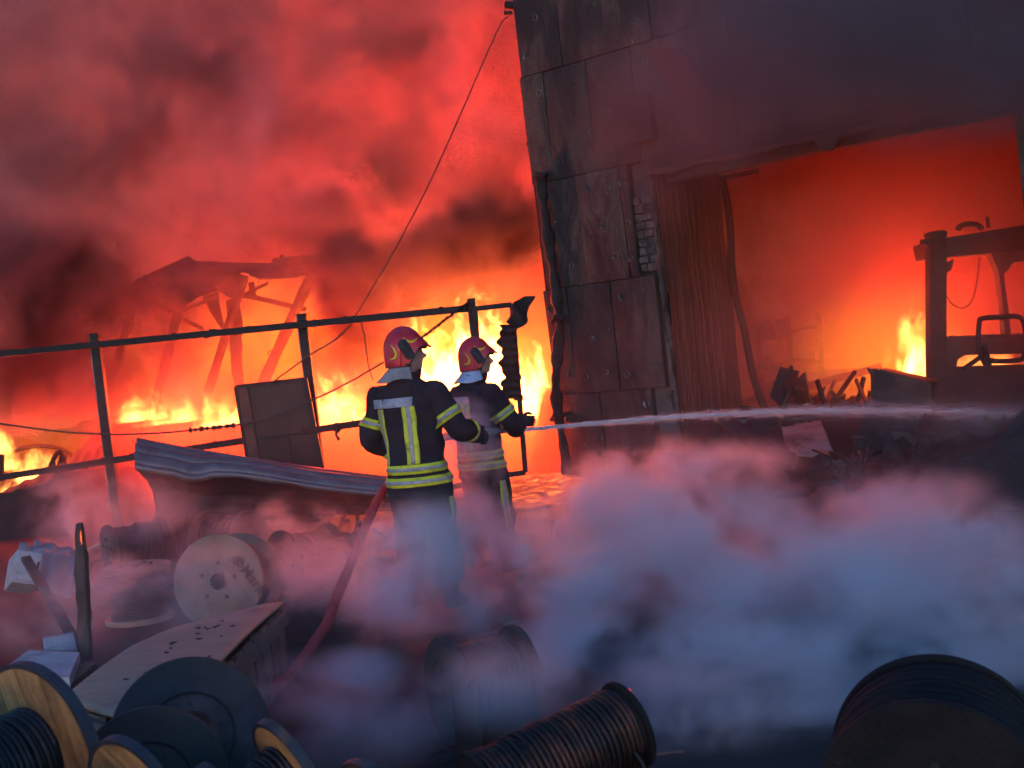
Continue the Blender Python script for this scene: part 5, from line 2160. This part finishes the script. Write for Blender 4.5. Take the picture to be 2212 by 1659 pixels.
# water jet: a frayed bundle of streaks that spreads with distance
def wm():
    m = bpy.data.materials.new('spray_water')
    m.use_nodes = True
    t = m.node_tree
    g = G(t)
    t.nodes.clear()
    out = g.n('ShaderNodeOutputMaterial')
    df = g.n('ShaderNodeBsdfDiffuse')
    df.inputs['Color'].default_value = (.85, .87, .9, 1)
    tl_ = g.n('ShaderNodeBsdfTranslucent')
    tl_.inputs['Color'].default_value = (.85, .85, .88, 1)
    tr_ = g.n('ShaderNodeBsdfTransparent')
    m1 = g.n('ShaderNodeMixShader')
    m1.inputs[0].default_value = .5
    t.links.new(df.outputs[0], m1.inputs[1])
    t.links.new(tl_.outputs[0], m1.inputs[2])
    m2 = g.n('ShaderNodeMixShader')
    m2.inputs[0].default_value = .21
    t.links.new(tr_.outputs[0], m2.inputs[1])
    t.links.new(m1.outputs[0], m2.inputs[2])
    t.links.new(m2.outputs[0], out.inputs['Surface'])
    return m
M['spray'] = wm()
JL = JD.length
def jp(s):
    f = s / JL
    return NZ + jd * s + Vector((0, 0, .10 * math.sin(f * math.pi) * .8 - .04 * f))
jet = empty('water_jet', NZ, label='white jet of water shot from the nozzle across to the doorway', cat='water jet')
mb = MB()
n = 50
core = [jp(JL * .42 * i / n) for i in range(n + 1)]
mb.tube(core, [(.009 + .009 * (i / n) + .004 * math.sin(i * 1.7)) * (1 if i < 40 else (50 - i) / 10 + .02) for i in range(n + 1)], 10)
under(mb.build('core_stream', M['spray'], smooth=True), jet)
rj = random.Random(4)
mb = MB()
js = jd.cross(Vector((0, 0, 1))).normalized()
ju = js.cross(jd)
for i in range(5600):
    s = JL * (rj.random() ** 1.15)
    f = s / JL
    sp_ = .012 + .105 * f ** 1.5
    a, r = rj.random() * 6.283, abs(rj.gauss(0, 1)) * sp_ * .55
    p = jp(s) + (js * math.cos(a) + ju * math.sin(a)) * r
    ln = rj.uniform(.03, .13) * (1 + f * .5)
    w_ = rj.uniform(.0010, .0042) * (1.2 - .92 * f)
    d = (jd + (js * rj.gauss(0, 1) + ju * rj.gauss(0, 1)) * .05).normalized()
    a2 = p + d * ln
    m_ = p.lerp(a2, .4)
    k = len(mb.v)
    mb.v += [p, m_ + ju * w_, m_ + js * w_, m_ - ju * w_, m_ - js * w_, a2]
    mb.f += [(k, k + 1, k + 2), (k, k + 2, k + 3), (k, k + 3, k + 4), (k, k + 4, k + 1), (k + 5, k + 2, k + 1), (k + 5, k + 3, k + 2), (k + 5, k + 4, k + 3), (k + 5, k + 1, k + 4)]
o = under(mb.build('spray_streaks', M['spray']), jet)
o['kind'] = 'stuff'


# ================================================================== FIRE AND SMOKE
FIRE = (1.0, 0.060, 0.024)
FIRE_Y = (1.0, 0.14, 0.03)


def flame_volume(px, py, w, h, Y, depth, strength, seed, colour=(1.0, .30, .055), voxel=.03, label=None, soft=.30, cut=.45, name='flames', lean=0.0, freq=3.6):
    """tongues of burning gas: base seen at px, py, width and height in metres"""
    c = at(px, py, Y)
    lo = Vector((c.x - w / 2 - .1, Y - depth / 2, c.z - .12))
    hi = Vector((c.x + w / 2 + .1, Y + depth / 2, c.z + h + .1))
    m = volume_material('flame_gas', (1, 1, 1), density=0.0, emit=colour, emit_strength=strength * 1.5, step=1.5)
    def fn(g, p):
        x, y, z = g.xyz(p)
        k = (z - (c.z - .12)) / (h + .12)                     # 0 at the base, 1 at the tip
        q = g.comb((x - c.x) - k * lean, y - Y, z * .55 + seed * 7.3)
        wv = g.noise(q, freq * .8, 2, .5, out='Color')
        q2 = g.vec('ADD', q, g.vec('SCALE', g.vec('SUBTRACT', wv, (.5, .5, .5)), .55))
        n = g.noise(q2, freq * 1.7, 6, .68)
        ex = g.remap(g.math('ABSOLUTE', (x - c.x) / (w / 2)), 1.0, .35, smooth=True)
        ey = g.remap(g.math('ABSOLUTE', (y - Y) / (depth / 2)), 1.0, .2, smooth=True)
        th = cut - .13 + .30 * k + (1.0 - ex * ey) * .22
        d = g.remap(n - th, 0.0, soft, smooth=True)
        return d * g.remap(k, 1.0, .75) * g.remap(k, 0.0, .06)
    o = field_volume(name, lo, hi, voxel, m, fn, label)
    return o


def glow_gas(name, c, r, strength, colour, seed, voxel=.12, label=None, contrast=(.30, .75), freq=.7):
    """a rolling cloud of burning gas"""
    lo, hi = Vector(c) - Vector(r), Vector(c) + Vector(r)
    lo.z = max(lo.z, .1)
    m = volume_material('burning_gas', (1, 1, 1), density=0.0, emit=colour, emit_strength=strength, step=2.0)
    def fn(g, p):
        n = g.noise(g.vec('ADD', g.vec('MULTIPLY', p, (1, 1, .75)), (seed * 3.1, 0, seed)), freq, 5, .6, .6)
        return g.remap(n, *contrast) * blob(g, p, c, r)
    return field_volume(name, lo, hi, voxel, m, fn, label)


# --- flames on the rubble bank, behind the gate, at the far left and in the hall
FL = [
    (305, 893, 1.0, .50, 17.9, .8, 48, 1, 'low flames at the left end of the burning bank'),
    (375, 898, 1.1, .45, 17.9, .8, 48, 2, 'low flames between the leaning shed posts'),
    (478, 905, 1.05, .60, 17.9, .8, 48, 3, 'flames right of the middle shed post'),
    (590, 900, 1.0, .55, 18.2, .8, 20, 4, 'flames behind the steel plate door'),
    (737, 903, 1.3, .80, 17.6, .9, 110, 5, 'bright flames between the plate door and the firefighters'),
    (860, 880, .8, .8, 17.6, .9, 50, 6, 'flames behind the first firefighter'),
    (935, 862, 1.25, 1.35, 17.4, 1.0, 190, 7, 'tall bright flames between the two helmets'),
    (1050, 852, 1.25, 1.65, 17.2, 1.1, 230, 8, 'tall white hot flames behind the second firefighter and the gate'),
    (1155, 885, .70, 1.0, 16.6, .9, 240, 9, 'bright flames between the gate and the drainpipe'),
    (1216, 862, .30, .25, 16.4, .5, 70, 10, 'small flame behind the drainpipe'),
    (5, 1000, .35, .75, 15.8, .6, 45, 11, 'flames at the left picture edge'),
    (75, 1052, 1.1, .60, 16.1, .8, 62, 12, 'flames among the burnt chair frames'),
    (172, 1042, .50, .35, 16.0, .6, 55, 13, 'small flames right of the burnt chair frames'),
]
for px, py, w, h, Y, dp_, st, sd, lb in FL:
    flame_volume(px, py, w, h, Y, dp_, st, sd, label=lb)
flame_volume(1985, 836, .55, 1.15, 13.9, .6, 90, 21, label='white hot flames climbing behind the truck post', voxel=.028, cut=.42, lean=.05)
flame_volume(2062, 735, .32, .28, 13.7, .4, 34, 22, label='small flames behind the truck window', voxel=.025)
flame_volume(2130, 800, 1.0, .32, 13.9, .6, 30, 23, label='flames behind the lower truck window', voxel=.03, cut=.40)

# --- burning gas behind the shed and the gate
glow_gas('burning_gas', at(612, 740, 19.6), (1.5, .8, 1.5), 8.0, (1.0, .20, .004), 1, contrast=(.40, .70), freq=.9, label='orange burning gas behind the collapsed shed')
glow_gas('burning_gas', at(1020, 780, 18.3), (2.3, 1.3, 1.7), 5.0, (1.0, .20, .004), 2, contrast=(.44, .68), freq=1.0, label='orange burning gas behind the gate')
glow_gas('burning_gas', at(420, 830, 20.6), (2.6, 1.4, 1.7), 3.2, (1.0, .14, .006), 3, label='orange burning gas over the left of the bank')
glow_gas('burning_gas', at(60, 990, 17.2), (1.7, 1.2, 1.3), 1.0, (1.0, .15, .006), 4, label='orange burning gas behind the chair frames')
glow_gas('burning_gas', at(1925, 770, 15.0), (1.5, .9, 1.15), 3.4, (1.0, .23, .006), 5, label='orange burning gas behind the truck', contrast=(.1, .7))

# --- light thrown by the fires
for x, y, z, pw, c_ in (
        (at(450, 870, 17.4).x, 16.2, 1.4, 700, FIRE), (at(740, 870, 17.0).x, 16.0, 1.5, 760, FIRE), (at(1020, 790, 16.6).x, 15.8, 1.6, 850, FIRE_Y),
        (at(1160, 850, 16.0).x, 16.0, 1.7, 260, FIRE_Y), (at(80, 1020, 16.2).x, 16.2, 1.4, 260, FIRE), (at(1175, 1000, 14.6).x, 14.6, .60, 110, FIRE),
        (at(1985, 760, 13.8).x, 13.8, 1.7, 130, (1, .06, .018)), (at(2110, 780, 13.9).x, 14.1, 1.6, 70, (1, .06, .018))):
    glow('flame_light', (x, y, z), pw, c_, .35)
# the heart of the fire, deep behind the building corner and the shed
for x, y, z, pw in ((3.2, 24.5, 3.6, 3300), (1.8, 26.0, 8.0, 1900), (-2.6, 25.5, 4.2, 1000), (-6.5, 26.0, 3.0, 240)):
    glow('flame_light', (x, y, z), pw, FIRE, 1.2)

# --- smoke lit by the fire
m_back = volume_material('fire_lit_smoke', (0.82, 0.46, 0.37), aniso=0.0, step=3)
lo1, hi1 = Vector((-21, 18.5, -0.2)), Vector((8.5, 36, 16))
def f_back(g, p):
    q = g.vec('MULTIPLY', p, (1, .8, 1.15))
    n1 = g.noise(q, 0.26, 7, 0.60, 0.9)
    x, y, z = g.xyz(p)
    d = g.remap(n1, 0.42, 0.62, 0.03, 0.62) + g.remap(y, 29, 33) * .35
    return d * edge_fade(g, p, lo1, hi1, (1, 2.0, 0, 2))
field_volume('smoke', lo1, hi1, 0.20, m_back, f_back, 'towering red lit smoke behind the fence')

# --- sooty billows rolling in front of the glow
m_dark = volume_material('soot_smoke', (0.26, 0.17, 0.17), aniso=0.0, step=2)
lo2, hi2 = Vector((-9.0, 15.6, .9)), Vector((1.7, 18.2, 8.4))
DARK = [((110, 620), 17, (2.1, 0.81, 1.3), .62), ((60, 770), 17, (1.8, 0.74, 1.2), .62), ((210, 720), 17, (1.4, 0.68, 1.4), .5), ((330, 740), 17, (1.2, 0.56, 1.1), .36),
        ((760, 630), 16.9, (.75, 0.56, 1.0), 2.8), ((1050, 510), 16.9, (1.2, 0.62, .75), 2.4), ((930, 570), 16.9, (.9, 0.56, .6), 1.6), ((1120, 400), 17, (.8, 0.50, .8), .5), ((810, 560), 17.2, (.8, 0.50, .6), .9),
        ((380, 180), 17, (1.8, 0.62, 1.1), .28), ((560, 110), 17, (1.5, 0.62, .8), .14), ((900, 130), 17, (1.5, 0.56, .9), .2), ((230, 350), 17, (1.6, 0.62, .9), .32), ((760, 400), 17, (1.3, 0.56, .7), .42),
        ((150, 870), 17, (1.2, 0.56, .5), .5), ((480, 620), 17.0, (1.5, 0.50, .55), .35), ((640, 540), 17.0, (1.2, 0.50, .5), .4), ((330, 640), 17.0, (.9, 0.43, .6), .5), ((620, 300), 17, (1.5, 0.56, .8), .06)]
def f_dark(g, p):
    q0 = g.vec('ADD', p, (3.7, 1.9, 5.2))
    w1 = g.vec('SUBTRACT', g.noise(q0, .55, 3, .55, out='Color'), (.5, .5, .5))
    q1 = g.vec('ADD', q0, g.vec('SCALE', w1, 2.2))
    w2 = g.vec('SUBTRACT', g.noise(q1, 1.6, 3, .55, out='Color'), (.5, .5, .5))
    q2 = g.vec('ADD', q1, g.vec('SCALE', w2, .55))
    n = g.noise(q2, .95, 8, .64)
    d = .06
    for (px, py), Y, r, k in DARK:
        d = blob(g, p, at(px, py, Y), r) * k + d
    x, y, z = g.xyz(p)
    return g.remap(n, .44, .61, .0, 1.0, smooth=True) * d * 11.0 * edge_fade(g, p, lo2, hi2, (.5, .5, .9, 0))
field_volume('dark_smoke', lo2, hi2, .055, m_dark, f_dark, 'dark sooty billows in front of the fire glow')

# --- black plumes before the brightest glow
m_black = volume_material('black_smoke', (0.07, 0.045, 0.045), aniso=0.0, step=2)
lo8, hi8 = Vector((-8.6, 15.9, 1.2)), Vector((1.5, 17.3, 5.4))
DARK2 = [((770, 665), 16.7, (.60, .50, .85), 5.5), ((830, 570), 16.7, (.60, .4, .45), 3.2), ((1050, 512), 16.7, (1.0, .50, .60), 5.0), ((940, 555), 16.7, (.8, .4, .45), 3.6), ((1140, 440), 16.7, (.6, .4, .6), 2.0), ((100, 620), 16.7, (1.7, .50, 1.0), 2.6), ((50, 790), 16.7, (1.5, .50, .9), 2.6), ((220, 740), 16.7, (1.0, .4, 1.0), 1.6), ((880, 640), 16.7, (.5, .3, .35), 1.6)]
def f_black(g, p):
    w1 = g.vec('SUBTRACT', g.noise(p, .9, 3, .55, out='Color'), (.5, .5, .5))
    q1 = g.vec('ADD', p, g.vec('SCALE', w1, 1.6))
    n = g.noise(q1, 1.7, 8, .64)
    d = 0.0
    for (px, py), Y, r, k in DARK2:
        d = blob(g, p, at(px, py, Y), r) * k + d
    return g.remap(n, .40, .60, .35, 1.2, smooth=True) * d * 2.0 * edge_fade(g, p, lo8, hi8, (.3, .2, .3, .3))
field_volume('black_smoke', lo8, hi8, .05, m_black, f_black, 'black plumes drifting before the brightest glow')

# --- smoke in the hall
m_hall = volume_material('hall_smoke', (0.70, 0.34, 0.28), aniso=0.0, step=3)
hc0 = wp(3.6, 0, -3.4)
lo3, hi3 = Vector((1.2, 11.6, 0.0)), Vector((9.0, 19.5, 6.8))
def f_hall(g, p):
    # only behind the wall line
    dd = g.vec('DOT_PRODUCT', g.vec('SUBTRACT', p, tuple(W0)), tuple(-WN), out=1)
    n = g.noise(p, .7, 4, .55, .4)
    return g.remap(dd, .3, 1.6, smooth=True) * g.remap(n, .3, .7, .30, .70)
field_volume('hall_smoke', lo3, hi3, .16, m_hall, f_hall, 'red lit smoke filling the hall behind the doorway')

# --- dark smoke drifting over the upper facade
m_top = volume_material('drifting_soot_smoke', (0.24, 0.20, 0.22), aniso=0.0, step=2)
lo4, hi4 = Vector((.5, 8.6, 2.6)), Vector((6.5, 12.6, 6.8))
TOPB = [((2000, 60), 10.4, (2.1, 1.0, 1.25), 1.6), ((1650, 90), 10.9, (1.5, 1.0, 1.15), 1.1), ((1480, 250), 11.8, (1.0, .7, 1.1), .6), ((1330, 250), 12.2, (.6, .5, 1.2), .45), ((2180, 150), 10.2, (1.3, .9, .65), 1.2), ((1600, 270), 11.4, (1.0, .7, .6), .7), ((1880, 170), 10.6, (1.2, .8, .6), 1.0), ((1420, 420), 12.0, (.5, .4, .8), .35)]
def f_top(g, p):
    w_ = g.noise(p, .8, 3, .5, out='Color')
    n = g.noise(g.vec('ADD', p, g.vec('SCALE', g.vec('SUBTRACT', w_, (.5, .5, .5)), 1.4)), 1.1, 7, .62)
    d = None
    for (px, py), Y, r, k in TOPB:
        b = blob(g, p, at(px, py, Y), r) * k
        d = b if d is None else d + b
    return g.remap(n, .36, .62, .15, 1.0) * d * 2.2
field_volume('drifting_smoke', lo4, hi4, .07, m_top, f_top, 'dark smoke drifting over the upper facade')

# --- pale steam and smoke over the yard
m_fore = volume_material('pale_smoke', (0.985, 0.955, 0.985), aniso=0.45, step=1.5)
lo5, hi5 = Vector((-3.8, 3.3, -.05)), Vector((4.2, 10.4, 1.95))
FORE = [((1330, 1130), 8.3, (.85, 0.45, .50), 1.5), ((1500, 1180), 7.6, (1.0, 0.50, .55), 1.6), ((1300, 1290), 7.2, (.75, 0.40, .45), 1.5), ((1750, 1300), 6.6, (1.0, 0.50, .50), 1.5), ((2000, 1200), 7.0, (.9, 0.45, .40), 1.5),
        ((2080, 1320), 6.2, (.9, 0.45, .45), 1.7), ((1600, 1450), 5.8, (.8, 0.35, .42), 1.4), ((1900, 1420), 5.6, (.8, 0.30, .35), 1.4), ((1480, 1560), 5.2, (.6, 0.30, .34), 1.2), ((1250, 1420), 6.2, (.6, 0.35, .32), .9), ((820, 1560), 5.2, (.7, 0.30, .32), .45), ((1130, 1330), 6.8, (.5, 0.30, .36), .9), ((1700, 1580), 5.0, (.6, 0.25, .36), 1.7), ((1950, 1560), 5.2, (.7, 0.25, .36), 1.2), ((2180, 1450), 5.4, (.6, 0.30, .35), 1.2),
        ((1010, 1000), 8.75, (.36, 0.15, .34), 1.6), ((1000, 920), 8.75, (.30, 0.14, .26), 1.5), ((930, 1190), 7.7, (.50, 0.23, .42), 1.6), ((900, 1300), 7.2, (.6, 0.30, .36), 1.4), ((1020, 1130), 8.4, (.4, 0.20, .35), 1.4), ((1090, 1480), 4.9, (.4, 0.15, .28), .8), ((1060, 1160), 8.2, (.5, 0.35, .35), 1.1),
        ((760, 1460), 6.2, (.35, 0.25, .18), 1.2), ((640, 1480), 5.9, (.40, 0.25, .20), .9), ((420, 1260), 7.0, (.8, 0.17, .35), .30), ((250, 1290), 6.8, (1.0, 0.45, .40), .42), ((700, 1240), 7.6, (.7, 0.40, .40), .45), ((600, 1130), 9.6, (1.3, 0.45, .30), .28),
        ((120, 1130), 9.4, (1.4, 0.45, .5), .5), ((450, 1550), 4.4, (.4, 0.12, .20), .35),
        ((1380, 1010), 9.0, (.7, .3, .28), .9), ((1560, 1010), 8.8, (.7, .3, .25), .8), ((1930, 1090), 7.8, (.8, .3, .28), .9), ((1250, 1060), 8.6, (.5, .3, .35), 1.0), ((1100, 1200), 7.4, (.5, .3, .35), 1.2), ((880, 1180), 7.4, (.42, .2, .34), 1.6), ((960, 1260), 7.2, (.45, .2, .34), 1.5)]
SOFT = [((1020, 985), 8.78, (.32, .16, .34), .8), ((1000, 1100), 8.75, (.36, .16, .30), 2.2), ((1400, 1000), 8.9, (1.2, .3, .45), .55), ((1850, 1060), 8.2, (1.2, .3, .40), .5), ((900, 1185), 7.72, (.44, .16, .34), 4.4), ((930, 1300), 7.55, (.6, .22, .36), 7.5), ((1040, 1230), 8.2, (.45, .22, .40), 6.5), ((1480, 1240), 7.4, (1.2, .3, .5), 2.2), ((1760, 1270), 6.9, (1.3, .3, .5), 2.6), ((190, 1290), 6.9, (1.0, .25, .42), 1.7), ((330, 1380), 6.2, (.8, .2, .25), .9), ((600, 1250), 7.2, (.8, .25, .35), .7), ((560, 1150), 9.3, (1.3, .25, .30), .5), ((1550, 1560), 4.9, (.8, .18, .34), 2.8), ((820, 1500), 5.6, (.6, .18, .30), .8), ((1900, 1440), 5.2, (.8, .18, .35), .8), ((1300, 1280), 6.6, (.9, .2, .4), .8)]
def f_fore(g, p):
    q0 = g.vec('MULTIPLY', p, (1, 1, 1.15))
    w1 = g.vec('SUBTRACT', g.noise(q0, 1.1, 3, .55, out='Color'), (.5, .5, .5))
    q1 = g.vec('ADD', q0, g.vec('SCALE', w1, 1.0))
    w2 = g.vec('SUBTRACT', g.noise(q1, 3.2, 3, .55, out='Color'), (.5, .5, .5))
    q2 = g.vec('ADD', q1, g.vec('SCALE', w2, .30))
    n = g.noise(q2, 2.0, 9, .66)
    d = None
    for (px, py), Y, r, k in FORE:
        b = blob(g, p, at(px, py, Y), r) * k
        d = b if d is None else d + b
    x, y, z = g.xyz(p)
    veil = g.remap(n, .40, .62, .0, .009)
    for (px, py), Y, r, k in SOFT:
        veil = veil + blob(g, p, at(px, py, Y), r) * k * g.remap(n, .36, .62, .25, 1.0)
    return (g.remap(n, .445, .585, .02, 1.0, smooth=True) * d * 10.0 * g.remap(z, 0.0, .2, .55, 1.0) + veil) * edge_fade(g, p, lo5, hi5, (.3, .2, 0, .35))
field_volume('pale_smoke', lo5, hi5, .032, m_fore, f_fore, 'pale lilac smoke rolling over the yard')

# --- mist where the jet breaks up
m_mist = volume_material('spray_mist', (0.95, 0.95, 0.96), aniso=0.2, step=2)
lo7, hi7 = Vector((1.8, 9.2, .5)), Vector((6.0, 11.4, 2.2))
def f_mist(g, p):
    n = g.noise(p, 2.6, 6, .62, .5)
    d = None
    for (px, py), Y, r, k in (((2080, 915), 10.3, (.9, .4, .30), .9), ((1900, 890), 10.2, (.8, .4, .18), .7), ((2190, 950), 10.4, (.6, .4, .4), .8), ((1740, 893), 10.0, (.6, .3, .10), .6)):
        b = blob(g, p, at(px, py, Y), r) * k
        d = b if d is None else d + b
    return g.remap(n, .40, .62, .03, 1.0) * d * .55
field_volume('spray_mist', lo7, hi7, .06, m_mist, f_mist, 'fine mist where the water jet breaks up')

# --- red lit smoke hugging the ground between the fence and the bank
m_low = volume_material('ground_smoke', (0.88, 0.40, 0.30), aniso=0.45, step=3)
lo6, hi6 = Vector((-5.6, 14.5, -.1)), Vector((1.2, 17.6, 2.0))
def f_low(g, p):
    x, y, z = g.xyz(p)
    n = g.noise(p, .9, 4, .6, .5)
    return g.remap(n, .34, .64, .20, 1.0) * g.remap(z, 1.9, .5, smooth=True) * edge_fade(g, p, lo6, hi6, (.6, .4, 0, 0))
field_volume('ground_smoke', lo6, hi6, .11, m_low, f_low, 'red lit smoke hugging the ground behind the fence')

for o in bpy.data.objects:
    if o.parent is None and o.get('category') and not o.get('kind'):
        o['kind'] = 'thing'
